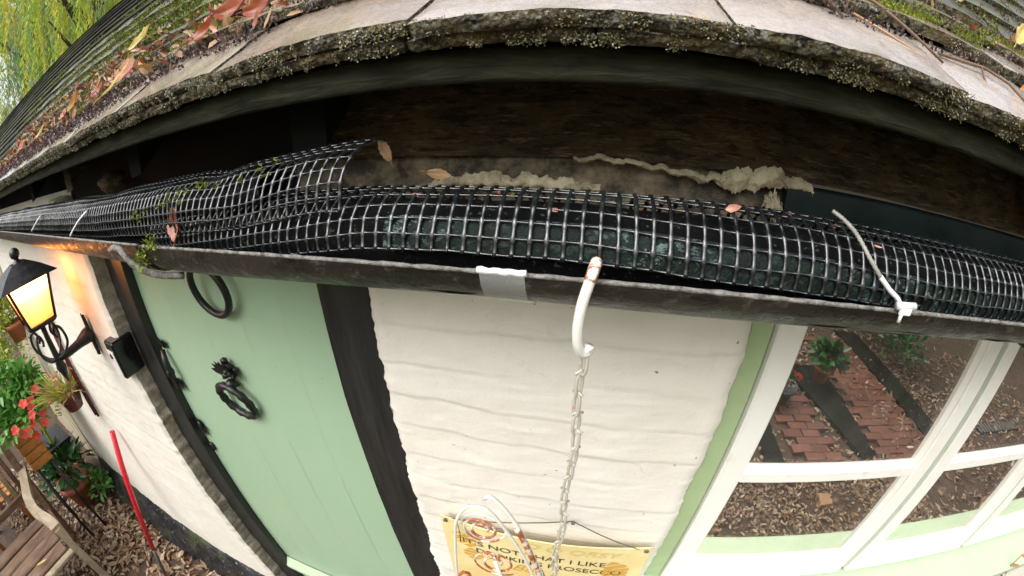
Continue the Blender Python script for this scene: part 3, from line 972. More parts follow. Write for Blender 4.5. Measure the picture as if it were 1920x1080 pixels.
# ridge and the far pitch
yr, zr = rp(top_s)[1], rp(top_s)[2]
for i in range(36):
    x = -9 + i * .3
    mb.add([(x, yr - .03, zr - .05), (x + .296, yr - .03, zr - .05), (x + .296, yr + .06, zr + .012), (x, yr + .06, zr + .012), (x + .296, yr + .16, zr - .06), (x, yr + .16, zr - .06)], [(0, 1, 2, 3), (3, 2, 4, 5)])
for k in range(12):
    s0 = k * .1
    mb.add([(-9, yr + .1 + s0 * .7, zr - .02 - s0 * .72), (1.7, yr + .1 + s0 * .7, zr - .02 - s0 * .72), (1.7, yr + .17 + s0 * .7, zr - .10 - s0 * .72), (-9, yr + .17 + s0 * .7, zr - .10 - s0 * .72)], [(0, 1, 2, 3)])
o = mb.obj('tile', MAT['fartile'], roof); o['kind'] = 'stuff'
# sarking boards closing the roof below the tiles
mb = MB()
pts = [rp(.02, -.012), rp(S1, -.012), rp(top_s, -.012)]
for a, b in zip(pts, pts[1:]):
    mb.add([(-9, a[1], a[2]), (2.6, a[1], a[2]), (2.6, b[1], b[2]), (-9, b[1], b[2])], [(0, 1, 2, 3)])
mb.obj('sarking_board', MAT['darkwood'], roof)

# ------------------------------------------------------------------ moss, debris, leaves on the roof
mb, m2, m3 = MB(), MB(), MB()
def clump(target, x, s, r, mats, n=16, h=1.0, off=.02):
    p = Vector(rp(s, off, x))
    for _ in range(n):
        a, b = rnd(0, 2 * pi), rnd(.1, 1.45)
        d = Vector((cos(a) * cos(b), sin(a) * cos(b) - .3, sin(b) * h + .25))
        q = p + Vector((rnd(-r, r), rnd(-r, r) * .7, rnd(-r, r) * .35))
        target.leaf(q, d, (rnd(-1, 1), rnd(-1, 1), rnd(-1, 1)), r * rnd(.35, .9), r * rnd(.25, .5), random.choice(mats), rnd(-.3, .3))
def moss_at(x, s):
    v = noise.noise(Vector((x * 4.2, s * 8, 9))) + .5 * noise.noise(Vector((x * 13, s * 22, 2)))
    return v
for _ in range(15000):
    x, s = rnd(-3.0, 1.2) if random.random() < .6 else rnd(-1.3, -.2), rnd(.12, .80)
    v = moss_at(x, s)
    if v > .06:
        # brightest along the course steps
        clump(mb, x, s, rnd(.005, .012) * (1.3 if v > .4 else 1), (0, 0, 1) if v > .26 else (1, 1, 1, 0), 6)
for _ in range(11000):
    x = -1.0 + random.gauss(0, .5); s = rnd(.16, .66)
    if not -2.0 < x < -.25: continue
    v = noise.noise(Vector((x * 7, s * 12, 19))) + .6 * noise.noise(Vector((x * 21, s * 30, 5)))
    if v < -.05: continue
    clump(mb, x, s, rnd(.006, .014), (0, 0, 0, 1) if v > .16 else (1, 1, 0), 6, off=.020)
for x, s, r, n in ((-.58, .16, .03, 60), (-.50, .20, .03, 60), (-.40, .23, .03, 60), (.30, .150, .016, 50), (.33, .165, .018, 60), (.37, .175, .012, 40), (.50, .20, .018, 70), (.62, .24, .03, 110), (.75, .26, .03, 110), (.40, .21, .015, 60), (.20, .125, .010, 40), (-.86, .15, .018, 50), (-1.02, .12, .014, 40), (.44, .165, .012, 40)):
    for _ in range(n):
        clump(mb, x + random.gauss(0, r * 1.2), s + random.gauss(0, r * .5), rnd(.004, .008), (0, 0, 0, 1), 6, off=.029)
o = mb.obj('moss', [MAT['moss'], MAT['olivemoss']]); tag(o, 'bright green moss growing on the roof tiles', kind='stuff')
mb = MB()
for _ in range(7800):
    x = rnd(-2.6, 1.2)
    u = random.random()
    if u < .45: s = course[1] + random.gauss(-.006, .016)
    elif u < .60: s = course[2] + random.gauss(-.004, .014)
    else: s = rnd(.085, .42)
    if -.34 < x < .20 and s < .108: continue
    if (-.66 < x < -.32 or x > .27) and s < .135 and random.random() < .75: continue
    if noise.noise(Vector((x * 5, s * 10, 30))) < -.22: continue
    big = 1.0 if x > -.2 else 1.35
    if x < -.64 and random.random() < .5: s = rnd(.030, .10)
    elif -.64 < x < -.36 and random.random() < .25: s = rnd(.065, .10)
    clump(mb, x, s, rnd(.004, .010) * big, (0, 0, 0, 1), 5, .8, off=.019 + rnd(0, .008))
o = mb.obj('roof_debris', [MAT['debris'], MAT['grit']]); tag(o, 'dark wet leaf crumbs lying along the tile courses', kind='stuff')
# small torn leaves scattered among the crumbs
mb = MB()
for _ in range(900):
    x = rnd(-2.4, .2) if random.random() < .93 else rnd(.3, .9); s = min(.36, rnd(.08, .36))
    if -.34 < x < .30 and s < .11: continue
    a, b = rnd(0, 2 * pi), rnd(.2, 1.2)
    mb.leaf(rp(s, .026, x), (cos(a) * cos(b), sin(a) * cos(b) - .2, sin(b)), (rnd(-1, 1), -1, rnd(0, 1)), rnd(.012, .032), rnd(.006, .014), random.choice((0, 0, 1, 2, 3, 3, 3)), rnd(-.6, .6))
o = mb.obj('torn_leaves', [MAT['redleaf'], MAT['pinkleaf'], MAT['orangeleaf'], MAT['brownleaf']]); tag(o, 'torn scraps of red and tan leaves among the crumbs on the roof', kind='stuff')

# granular lichen on the tile edges
mb = MB()
def flake(x, s, off, r, mt):
    p = Vector(rp(s, off, x))
    a = rnd(0, 2 * pi)
    mb.leaf(p, (cos(a), rnd(-.5, -.1), sin(a)), (rnd(-.6, .6), -1, rnd(-.2, .7)), r, r * rnd(.6, 1), mt, rnd(-.5, .5))
for _ in range(58000):
    x = rnd(-1.9, 1.1)
    c = random.choices((0, 1, 2, 3), (5, 6, 3, 1))[0]
    if c == 0: s0, lo, hi = 0.0, .0005, .011
    elif c == 1: s0, lo, hi = -.001, .0148, .0285
    else:
        s0, lo, hi = course[c - 1], .019, .0335
        if not (x > .16 or -.85 < x < -.25): continue
    if noise.noise(Vector((x * 19, c * 5, 40))) + .8 * noise.noise(Vector((x * 70, c * 9, 50))) < -.02: continue
    k = noise.noise(Vector((x * 6, c * 3, 60)))
    mt = random.choices((0, 1, 2, 3), (3 + 4 * max(0, k), 4 - 3 * k, 2, 2))[0]
    flake(x, s0 + rnd(-.0018, .0012), rnd(lo, hi), rnd(.0009, .0026), mt)
MAT['l1'] = leafmat('pale_grey_lichen', (.22, .22, .17), (.52, .52, .44), .8, 0)
MAT['l2'] = leafmat('ochre_lichen', (.12, .095, .028), (.27, .21, .065), .8, 0)
MAT['l3'] = leafmat('olive_lichen', (.08, .09, .03), (.18, .19, .07), .8, 0)
MAT['l4'] = leafmat('black_crust_lichen', (.010, .010, .008), (.03, .03, .024), .7, 0)
o = mb.obj('lichen', [MAT['l1'], MAT['l2'], MAT['l3'], MAT['l4']]); tag(o, 'grainy grey and ochre lichen crusting the tile edges', kind='stuff')

def curled_leaf(p, ang, up, L, W, mat, label, curl=.5, group='fallen leaves on the roof', cat='leaf', stem=True):
    """a single fallen leaf with a midrib fold, curled along its length, and a stalk"""
    mb = MB()
    if 'roof' in group: up = up + rnd(.30, .70); ang = ang * .55 - .1        # curled up off the tiles
    d = Vector((cos(ang), sin(ang) * cos(up), sin(ang) * sin(up)))
    d.normalize()
    nn = Vector((0, -sin(up), cos(up)))
    n = (nn - d * nn.dot(d)).normalized(); b = d.cross(n)
    p = Vector(p)
    sd = random.random() * 30
    def fn(u, v):
        q = v * 2 - 1
        wv = W * .5 * sin(pi * min(1, u * .93 + .07)) ** .8 * (1 + .12 * sin(u * 30) * abs(q))
        th = (u - .5) * curl * 2.2
        r = L / (curl * 2.2 + 1e-6)
        along = r * sin(th) + L * .5
        lift = r * (1 - cos(th))
        return p + d * along + b * (q * wv) + n * (lift + abs(q) * wv * .55 + .06 * L * noise.noise(Vector((u * 3, q * 2, sd))) + .004)
    mb.grid(fn, 10, 6)
    if stem:
        a = fn(0, .5); c = a - d * L * .3 + n * L * .05
        mb.tube([a, (a + c) / 2 + n * .002, c], .0009, 5)
    o = mb.obj('fallen_leaf', mat)
    return tag(o, label, cat, group)
def rl(x, s, off=.031): return rp(s, off, x)
UP = P1
for (x, s, ang, L, W, mt, lab, cu) in (
    (-.545, .195, .35, .075, .04, 'redleaf', 'coppery red curled leaf topmost on the mossy tiles at upper left', .7),
    (-.440, .150, .2, .05, .028, 'redleaf', 'small copper leaf beside the bright moss on the second tile course', .6),
    (-.52, .110, 1.1, .06, .022, 'redleaf', 'dark red folded leaf drooping over the second tile edge', .8),
    (-.82, .135, .5, .085, .046, 'pinkleaf', 'broad salmon pink leaf lying left of the long pale stalk', .45),
    (-.80, .085, 1.25, .10, .012, 'yellowleaf', 'long cream yellow stalk-like leaf lying across the eave tile', .25),
    (-.93, .125, .9, .06, .028, 'redleaf', 'crumpled dark red leaf on debris left of the salmon leaf', .8),
    (-1.12, .135, 1.5, .07, .03, 'orangeleaf', 'bright orange leaf standing up in the debris at left', .6),
    (-1.22, .14, .4, .05, .03, 'pinkleaf', 'small pink leaf just left of the upright orange leaf', .5),
    (-1.45, .115, 1.2, .07, .014, 'yellowleaf', 'thin yellow leaf near the left end of the eave', .3),
    (-1.72, .125, .6, .075, .04, 'pinkleaf', 'salmon leaf farthest left on the roof', .5),
    (-1.05, .33, 1.0, .10, .03, 'yellowleaf', 'yellow green leaf high on the dark tile courses', .4),
    (-.285, .128, 1.2, .05, .026, 'pinkleaf', 'pinkish leaf tip sticking up at the top edge above the pale tile', .6),
    (.075, .085, 1.4, .03, .016, 'orangeleaf', 'little orange leaf standing on the wet tile joint', .5),
    (.455, .062, .3, .018, .012, 'orangeleaf', 'tiny orange leaf scrap among twigs on the right eave tile', .5),
    (.50, .112, 1.3, .035, .016, 'redleaf', 'rust red leaf hanging off the second course at right', .6),
    (.70, .20, 1.0, .06, .03, 'orangeleaf', 'orange leaf at the upper right corner on moss', .5),
    (.62, .25, 1.5, .09, .022, 'yellowleaf', 'yellow blade of leaf upright at the upper right corner', .3)):
    curled_leaf(rl(x, s), ang, UP, L, W, MAT[mt], lab, cu)
# leaves caught under the eave
curled_leaf((-.225, .40, -.055), 2.2, 1.2, .033, .013, MAT['brownleaf'], 'tan leaf stuck upright on the mortar above the net', .4, 'leaves under the eave')
curled_leaf((-.185, .405, -.070), -.15, 1.0, .030, .012, MAT['brownleaf'], 'tan leaf lying flat on mortar above the net', .3, 'leaves under the eave')
curled_leaf((-.50, .285, -.118), 1.9, 1.2, .05, .028, MAT['redleaf'], 'red leaf caught in the gutter under the lifted net', .5, 'leaves in the gutter')

def twig(pts, r, mat, label, forks=()):
    mb = MB()
    P = [rp(s, o, x) for x, s, o in pts]
    mb.tube(P, [r * (1 - .5 * i / len(P)) for i in range(len(P))], 6)
    for f in forks:
        mb.tube([rp(s, o, x) for x, s, o in f], r * .6, 5)
    o = mb.obj('twig', MAT[mat])
    return tag(o, label, 'twig', 'twigs on the roof')
twig([(.245, .19, .03), (.275, .135, .034), (.295, .10, .03), (.325, .062, .022)], .0022, 'twig', 'straight grey twig leaning down from the moss at right')
twig([(.235, .105, .024), (.275, .075, .022), (.315, .052, .02)], .0016, 'paletwig', 'pinkish stalk lying on the wet tile left of the forked twig')
twig([(.335, .085, .022), (.375, .082, .026), (.405, .086, .028), (.435, .07, .03), (.455, .048, .026), (.49, .026, .022), (.53, .012, .02)], .0022, 'twig', 'dark forked crooked twig lying along the right eave tile', [[(.400, .085, .028), (.395, .068, .022), (.393, .052, .02)]])
twig([(.455, .030, .024), (.495, .044, .028), (.535, .052, .03)], .0014, 'paletwig', 'short pale straw crossing the crooked twig')
twig([(.135, .065, .02), (.165, .055, .022), (.195, .036, .02)], .0016, 'paletwig', 'reddish stalk on the shining tile face')
twig([(.50, .20, .03), (.56, .195, .036), (.62, .17, .03), (.66, .14, .03)], .0018, 'twig', 'thin curved twig high up at the right corner')
twig([(.18, .15, .03), (.20, .11, .034), (.215, .085, .024)], .0022, 'twig', 'short dark twig poking out of moss above the wet tile')

# ------------------------------------------------------------------ gutter
gut = thing('gutter', (0, .318, -.15), 'black half round gutter along the eave with grey worn lip', 'gutter')
GA = .056
def gb(x): return .040 + .012 * max(0, min(1, (-.10 - x) / .35))                   # half width and depth of the channel
GYC, GZC = .316, -.119
def gutter_section(x0, x1, dz0, dz1, sc=1.0, nx=60, seed=0):
    mb = MB()
    def c(x):
        f = (x - x0) / (x1 - x0)
        return GYC, GZC + dz0 + (dz1 - dz0) * f
    t = .0032
    def outer(u, v):
        x = x0 + (x1 - x0) * u
        y, z = c(x); q = pi * v
        rr = 1 + .012 * noise.noise(Vector((x * 5, v * 3, seed)))
        return (x, y - GA * sc * cos(q) * rr, z - gb(x) * sc * sin(q) * rr)
    def inner(u, v):
        x = x0 + (x1 - x0) * u
        y, z = c(x); q = pi * v
        return (x, y - (GA * sc - t) * cos(q), z - (gb(x) * sc - t) * sin(q))
    mb.grid(outer, nx, 18, flip=False)
    mb.grid(inner, nx, 14, flip=True)
    # rolled lip
    for sgn in (-1, 1):
        P = []
        for i in range(nx * 3 + 1):
            x = x0 + (x1 - x0) * i / (nx * 3)
            y, z = c(x)
            P.append((x, y + sgn * (GA * sc - .0012), z + .0004 * noise.noise(Vector((x * 60, sgn, seed)))))
        mb.tube(P, [.0021 + .0009 * noise.noise(Vector((i * .7, seed, 0))) for i in range(len(P))], 8, 1)
    # end walls of plastic thickness
    for uu in (0.0, 1.0):
        mb.add([outer(uu, k / 18) for k in range(19)] + [inner(uu, k / 18) for k in range(19)], [(k, k + 1, k + 20, k + 19) for k in range(18)])
    return mb
gutter_section(-.60, 2.0, .0015, .0035, nx=90).obj('gutter_length', [MAT['gutter'], MAT['lip']], gut)
gutter_section(-5.2, -.585, .085, .0035, 1.03, nx=110, seed=4).obj('gutter_length', [MAT['gutter'], MAT['lip']], gut)
# union piece and brackets
def strap(x0, x1, s, mat, name, dz=.003):
    mb = MB()
    mb.grid(lambda u, v: (x0 + (x1 - x0) * u, GYC - (GA * s) * cos(pi * v), GZC + dz - (gb(-.6) * s) * sin(pi * v)), 3, 20)
    for uu in (0, 1):
        x = x0 + (x1 - x0) * uu
        mb.add([(x, GYC - GA * k * cos(pi * j / 20), GZC + dz - gb(-.6) * k * sin(pi * j / 20)) for k in (s, s - .05) for j in range(21)], [(j, j + 1, j + 22, j + 21) for j in range(20)])
    return mb.obj(name, mat, gut)
strap(-.645, -.585, 1.09, MAT['gutter'], 'gutter_union')
mb = MB()
mb.tube(spl([(-.675, .250, -.122), (-.650, .247, -.116), (-.628, .2465, -.118), (-.612, .247, -.130), (-.600, .251, -.144), (-.578, .259, -.155), (-.555, .270, -.163), (-.53, .290, -.170)]), .0052, 10)
mb.obj('gutter_bracket', MAT['lip'], gut)
for x in (-.60, .60, 1.5):
    MB().tube([(x, .46, -.10), (x, .40, -.165), (x, .318, -.170), (x, .270, -.150)], .006, 8).obj('gutter_stay', MAT['iron'], gut)
# sludge in the bottom
mb = MB()
mb.grid(lambda u, v: (-2.6 + 4.4 * u, GYC + (v - .5) * .088, GZC - .022 + (-.0178 * (-2.6 + 4.4 * u + .585) if -2.6 + 4.4 * u < -.585 else 0) + .004 * fbm((-2.6 + 4.4 * u) * 12, v * 4, 5)), 260, 8)
o = mb.obj('sludge', MAT['gunk'], gut); o['kind'] = 'stuff'
# sprig of moss on the joint
mb = MB()
for _ in range(140):
    c0 = random.choice(((-.575, .256, -.128), (-.57, .25, -.138), (-.535, .258, -.112)))
    p = Vector(c0) + Vector((random.gauss(0, .008), random.gauss(0, .004), random.gauss(0, .006)))
    mb.leaf(p, (rnd(-1, 1), rnd(-1, .2), rnd(-.6, 1)), (rnd(-1, 1), rnd(-1, 1), 1), rnd(.004, .011), rnd(.002, .005), 0)
o = mb.obj('moss', MAT['moss']); tag(o, 'sprig of green moss on the gutter joint', kind='stuff')

# ------------------------------------------------------------------ leaf guard nets
PITCH = .0131
def net(name, x0, x1, path, label, r=.00155, nrow=15, seed=0, skip=None):
    """rectangular plastic net: path(x, t) gives the point at arc step t"""
    mb = MB()
    nx = int((x1 - x0) / PITCH)
    P = [[Vector(path(x0 + i * PITCH + .0016 * noise.noise(Vector((i * .31, j * .25, seed + 20))), j + .10 * noise.noise(Vector((i * .23, j * .9, seed + 30))))) + Vector((0, .0012 * noise.noise(Vector((i * .6, j * .7, seed))), 0)) for j in range(nrow)] for i in range(nx + 1)]
    def WR(i, j): return 1 + .28 * noise.noise(Vector((i * .37, j * .5, seed)))
    def ok(i, j): return not (skip and skip(x0 + i * PITCH, j))
    for i in range(nx + 1):
        pts, rr = [], []
        for j in range(nrow):
            if not ok(i, j): continue
            pts.append(P[i][j]); rr.append(r * 1.5 * WR(i, j))
            if j < nrow - 1 and ok(i, j + 1):
                for f in (.22, .5, .78):
                    a = P[i][max(j - 1, 0)]; b = P[i][j]; c = P[i][j + 1]; d = P[i][min(j + 2, nrow - 1)]
                    q = b.lerp(c, f) + (b + c - a - d) * (.25 * f * (1 - f))
                    pts.append(q); rr.append(r * (.95 if f != .5 else .85) * WR(i, j))
        if len(pts) > 2: mb.tube(pts, rr, 6, up=(1, 0, 0), flat=1.3)
    for j in range(nrow):
        pts, rr = [], []
        for i in range(nx + 1):
            if not ok(i, j):
                if len(pts) > 2: mb.tube(pts, rr, 6)
                pts, rr = [], []
                continue
            pts.append(P[i][j]); rr.append(r * 1.25)
            if i < nx:
                for f in (.25, .5, .75):
                    pts.append(P[i][j].lerp(P[i + 1][j], f)); rr.append(r * (.55 if f == .5 else .65))
        if len(pts) > 2: mb.tube(pts, rr, 6)
    o = mb.obj(name, MAT['net'])
    return tag(o, label, 'gutter net', 'nets rolled into the gutter')
def smooth(a, b, x):
    t = max(0, min(1, (x - a) / (b - a))); return t * t * (3 - 2 * t)
NYC, NZC, NR = .322, -.114, .047
def main_path(x, j, k=0.0):
    # left of the joint the net sinks and rolls into the gutter
    d = 1 - smooth(-.62, -.16, x)
    r = NR * (1 - .10 * d) + .0015 * noise.noise(Vector((x * 3, 1, 0)))
    yc = NYC + .006 * d + .002 * noise.noise(Vector((x * 2, 4, 0)))
    zc = NZC - .013 * d + .0015 * noise.noise(Vector((x * 2.5, 9, 0)))
    a0 = radians(181 + 32 * d - 8 * smooth(-.30, -.16, x) * (1 - smooth(-.02, .12, x)) + 7 * smooth(.12, .34, x))
    a = a0 - j * (PITCH / NR) + radians(3) * noise.noise(Vector((x * 4, 2, 0)))
    return (x + .004 * d * sin(j * .5), yc + (r - k) * cos(a), zc + (r - k) * sin(a))
net('gutter_net', -.60, 1.75, main_path, 'long black plastic net rolled inside the gutter at right', nrow=15, seed=1)
def over_path(x, j):
    d = smooth(-.95, -.32, x)               # lifts towards its free end
    e = smooth(-.40, -.22, x)
    l = smooth(-.75, -2.6, x) if x < -.75 else 0
    r = .048 + .010 * d
    yc = .332 + .008 * d - .004 * l
    zc = -.104 + .010 * d + .012 * e - .0178 * (x + .585) * (1 if x < -.585 else 0) * .9 - .012 * l
    a0 = radians(200 - 14 * d - 8 * e)
    w = .004 * noise.noise(Vector((x * 7, j * .4, 3))) - .006 * math.exp(-((x + .43) / .035) ** 2) * smooth(2, 6, j)   # a soft dent
    a = a0 - j * (PITCH / r)
    return (x + .006 * e * (j - 3) / 6, yc + (r + w) * cos(a), zc + (r + w) * sin(a))
def ends(x, j): return (x > -.33 and j > 9) or (x > -.26 and j > 8)
net('gutter_net', -3.4, -.214, over_path, 'shorter black net overlapping the gutter at left with lifted free end', nrow=13, seed=3, skip=ends)
# wet algae film clinging to the lower front of the right net
mb = MB()
def film(u, v):
    x = -.175 + 1.9 * u
    return main_path(x, v * 2.25, .0022 + .001 * noise.noise(Vector((x * 20, v * 3, 0))))
mb.grid(film, 240, 6)
o = mb.obj('algae_film', MAT['film']); tag(o, 'wet green algae film along the lower edge of the net', kind='stuff')
# dark rolled filter inside the net
mb = MB()
def core(u, v):
    x = -.62 + 2.4 * u
    a = 2 * pi * v
    d = 1 - smooth(-.62, -.16, x)
    r = .0375 - .003 * d + .0022 * fbm(x * 20, v * 6, 2)
    return (x, NYC + .003 + .006 * d + r * cos(a), NZC - .002 - .013 * d + r * sin(a))
mb.grid(core, 200, 20)
o = mb.obj('gutter_filter', MAT['gunk']); tag(o, 'dark soaked filter roll lying inside the right net', 'filter')
mb = MB()
def core2(u, v):
    x = -3.4 + 3.06 * u
    a = 2 * pi * v
    p = Vector(over_path(x, 4)); q_ = [Vector(over_path(x, jj)) for jj in (0, 5, 10)]; c = (q_[0] + q_[1] + q_[2]) / 3 + Vector((0, .004, -.006))
    r = .027 + .0025 * fbm(x * 20, v * 6, 7)
    return (x, c.y + r * cos(a), c.z + r * sin(a))
mb.grid(core2, 200, 16)
o = mb.obj('gutter_filter', MAT['gunk']); tag(o, 'dark soaked filter roll inside the left overlapping net', 'filter')
# bits of moss on the left net
mb = MB()
for _ in range(36):
    cx, cj = random.choice(((-.50, 3.5), (-.46, 4.5), (-.36, 5), (-.53, 3), (-.62, 2.5)))
    x = cx + random.gauss(0, .018); p = Vector(over_path(x, cj + random.gauss(0, .5)))
    for _ in range(7):
        mb.leaf(p + Vector((rnd(-.003, .003), rnd(-.003, 0), rnd(-.003, .003))), (rnd(-1, 1), rnd(-1, 0), rnd(-.4, 1)), (rnd(-1, 1), -1, rnd(-1, 1)), rnd(.003, .007), rnd(.0015, .003), 0)
o = mb.obj('moss', MAT['moss']); tag(o, 'green moss shreds caught on the left net', kind='stuff')

mb = MB()
for _ in range(70):
    x = rnd(-.2, 1.2); p = Vector(main_path(x, rnd(3, 8), .001))
    mb.leaf(p, (rnd(-1, 1), rnd(-.5, 0), rnd(-.6, .6)), (rnd(-.5, .5), -1, .5), rnd(.003, .010), rnd(.002, .005), random.choice((0, 0, 0, 1, 2)), rnd(-.5, .5))
for x, j in ((.10, 4.6),):
    p = Vector(main_path(x, j, -.002)); mb.leaf(p, (1, 0, .2), (0, -1, .6), .013, .008, 1, .4)
o = mb.obj('net_litter', [MAT['debris'], MAT['pinkleaf'], MAT['moss']]); tag(o, 'crumbs of leaf and moss caught in the right net', kind='stuff')

# cable ties
def tie(pts, x, lip, label, seed=0, head=True):
    t = thing('cable_tie', lip, label, 'cable tie', 'cable ties on the gutter')
    k = max(2, len(pts) * 4 // 9 + 1) if len(pts) > 5 else len(pts)
    mb = MB(); mb.tube(spl(pts[:k], 4), .0016, 8, up=(1, 0, 0), flat=1.5)
    mb.obj('strap', MAT['tie'], t)
    if k < len(pts):
        Q = spl(pts[k - 1:], 8)
        mb = MB(); mb.tube(Q, [.0014 + .0004 * (i % 2) for i in range(len(Q))], 8, up=(1, 0, 0), flat=1.4)
        mb.obj('tail', MAT['tietail'], t)
    if head:
        mb = MB(); lx, ly, lz = lip
        mb.tube([(lx - .009, ly - .001, lz + .004), (lx + .012, ly - .001, lz + .005)], .0034, 10)
        mb.box((lx - .006, ly - .0045, lz - .003), (lx + .008, ly - .0015, lz + .004), bev=.001)
        mb.tube([(lx - .003, ly - .0035, lz - .001), (lx - .0035, ly - .004, lz - .009)], .0018, 6)
        mb.obj('clip', MAT['tie'], t)
    return t
tie([(.2635, .2600, -.114), (.2700, .2690, -.1150), (.2648, .2709, -.1098), (.2538, .2717, -.1041), (.2408, .2745, -.0948), (.2296, .2810, -.0835), (.2226, .2917, -.0729), (.2196, .3030, -.0667), (.2140, .3140, -.0615), (.2070, .3230, -.0577)], 0, (.262, .257, -.114), 'white cable tie clipped over the lip at right with long loose tail')
tie([(-.925, .262, -.105), (-.905, .268, -.093), (-.875, .276, -.078), (-.845, .285, -.066)], 0, (-.925, .258, -.110), 'white cable tie on the left overlapping net', head=False)
tie([(-1.30, .262, -.094), (-1.27, .270, -.080), (-1.22, .28, -.062)], 0, (-1.30, .258, -.10), 'pale cable tie farthest left along the gutter', head=False)

# strip of tape over the lip
t = thing('tape_patch', (-.066, .257, -.115), 'strip of whitish tape folded over the black gutter lip', 'tape')
mb = MB()
mb.grid(lambda u, v: (-.083 + .034 * u + .002 * v, GYC - (GA + .0035) * cos(v * 1.02) - (.0004 if v < .9 else 0), GZC + .003 - (gb(-.07) + .003) * sin(v * 1.02) + .0006 * noise.noise(Vector((u * 5, v * 5, 0)))), 10, 10)
mb.obj('tape', MAT['tape'], t)
mb = MB()
mb.tube([(-.085 + .037 * i / 12, .2585, -.1148 + .0004 * sin(i * 1.7)) for i in range(13)], [.0026 + .0006 * noise.noise(Vector((i * .5, 0, 0))) for i in range(13)], 8)
mb.obj('tape_fold', MAT['tapeedge'], t)

# ------------------------------------------------------------------ hook, chain and wire hanger
mb = MB()
hk = [(-.002, .272, -.118), (.000, .268, -.107), (.001, .262, -.1035), (.000, .255, -.105), (-.003, .250, -.115), (-.0065, .247, -.130), (-.008, .246, -.147), (-.007, .247, -.162), (-.004, .250, -.171), (0, .252, -.172), (.002, .253, -.166)]
mb.tube(spl(hk), .0040, 10)
mb.tube([(.001, .266, -.105), (.001, .262, -.1030), (.000, .2555, -.1045), (-.0025, .2508, -.113)], .0044, 10, 1)
o = mb.obj('hook', [MAT['wire'], MAT['wirerust']])
tag(o, 'white S hook with rusty tip hung over the gutter lip', 'hook')
chain = thing('chain', (-.002, .252, -.60), 'long cream chain hanging from the white hook in front of the wall', 'chain')
zc = -.168
k = 0
while zc > -.70:
    L, W_, r = .0268, .0029, .00150
    x, y = -.001 - .002 * sin(k), .252
    mb = MB()
    A = rnd(-.2, .2) + (.55 if k % 2 else -.55)
    ex = Vector((cos(A), sin(A), 0))
    pts = []
    for i in range(20):
        q = 2 * pi * i / 20
        sx = W_ * (abs(cos(q)) ** .7) * (1 if cos(q) >= 0 else -1)
        pts.append(Vector((x, y, zc - L / 2)) + ex * sx + Vector((0, 0, (L / 2 - .001) * sin(q))))
    pts.append(pts[0])
    mb.tube(pts, r, 6, cap=False)
    mb.tube([Vector((x, y, zc - .001)) - ex * .0052, Vector((x, y, zc + .0006)), Vector((x, y, zc - .001)) + ex * .0052], .0013, 6)
    mb.obj('chain_link', MAT['chain'], chain)
    zc -= .0222
    k += 1
# wire hanger with rusty spirals
hang = thing('wire_hanger', (-.08, .26, -.62), 'white wire plant hanger with rusty spirals hanging low before the sign', 'plant hanger')
def arc(P, r, mat, name='wire', k=6, n=8):
    mb = MB(); mb.tube(spl(P, k), r, n); return mb.obj(name, MAT[mat], hang)
arc([(-.150, .25, -.66), (-.145, .25, -.60), (-.138, .25, -.52), (-.130, .25, -.455), (-.115, .25, -.415), (-.098, .25, -.405), (-.084, .252, -.415), (-.068, .255, -.455), (-.050, .258, -.51), (-.035, .26, -.57), (-.022, .26, -.64)], .0022, 'wire')
arc([(-.092, .256, -.395), (-.085, .250, -.380), (-.078, .250, -.383), (-.064, .250, -.405), (-.048, .250, -.445), (-.034, .252, -.50), (-.018, .255, -.57), (-.010, .258, -.64)], .0028, 'wire')
arc([(-.052, .2475, -.435), (-.044, .2478, -.460), (-.034, .249, -.500), (-.026, .251, -.538), (-.018, .253, -.578)], .0038, 'wirerust')
def spiral(c, r0, r1, turns, name='spiral'):
    pts = []
    n = int(36 * turns)
    for i in range(n + 1):
        q = 2 * pi * turns * i / n
        r = r0 + (r1 - r0) * i / n
        pts.append((c[0] + r * cos(q), c[1] + .002 * sin(q), c[2] + 1.0 * r * sin(q)))
    mb = MB(); mb.tube(pts, [.0023 - .0010 * i / len(pts) for i in range(len(pts))], 7)
    return mb.obj(name, MAT['wirerust'], hang)
spiral((-.098, .252, -.463), .008, .027, 1.9)
spiral((-.084, .254, -.560), .009, .036, 1.9)
arc([(-.125 + .027 * 1.05 + .029 * cos(2 * pi * i / 24), .256, -.463 + .031 * sin(2 * pi * i / 24)) for i in range(25)], .0017, 'wire', k=2)
arc([(-.084, .254, -.552), (-.076, .246, -.575), (-.070, .246, -.60), (-.06, .248, -.64)], .003, 'wire')
arc([(-.022, .26, -.57), (-.012, .258, -.60), (-.004, .256, -.63)], .005, 'wirerust')
mb = MB()
mb.tube([(-.152 + .16 * i / 20, .258 + .01 * sin(i), -.655 + .004 * sin(i * 1.3)) for i in range(21)], .003, 7)
mb.obj('bottom_ring', MAT['wirerust'], hang)

# ------------------------------------------------------------------ enamel sign
sign = thing('sign', (-.045, .445, -.86), 'cream enamel sign about drinking prosecco hung on string against the wall', 'sign')
m = NT('cream_enamel')
a = m.noise(9, 5); b = m.noise(3, 4)
base = m.mix(m.ramp(a, [(.4, 0.0), (.7, 1.0)]), (.78, .68, .36), (.74, .58, .25))
base = m.mix(m.ramp(b, [(.52, 0.0), (.66, .55)]), base, (.72, .47, .14))
m.col(base).rough(.3); m.bump(m.noise(20), .1, .001)
MAT['enamel'] = m.mat
MAT['gold'] = plain('gold_print', (.62, .36, .07), .4, var=.2, scale=50, bump=0)
MAT['palegold'] = plain('pale_gold_print', (.68, .55, .22), .4, var=.1, scale=50, bump=0)
MAT['ink'] = plain('dark_ink_print', (.045, .040, .028), .5, var=.3, scale=50, bump=0)
MAT['string'] = plain('grey_string', (.12, .10, .08), .8, var=.4, scale=200, bump=.3)
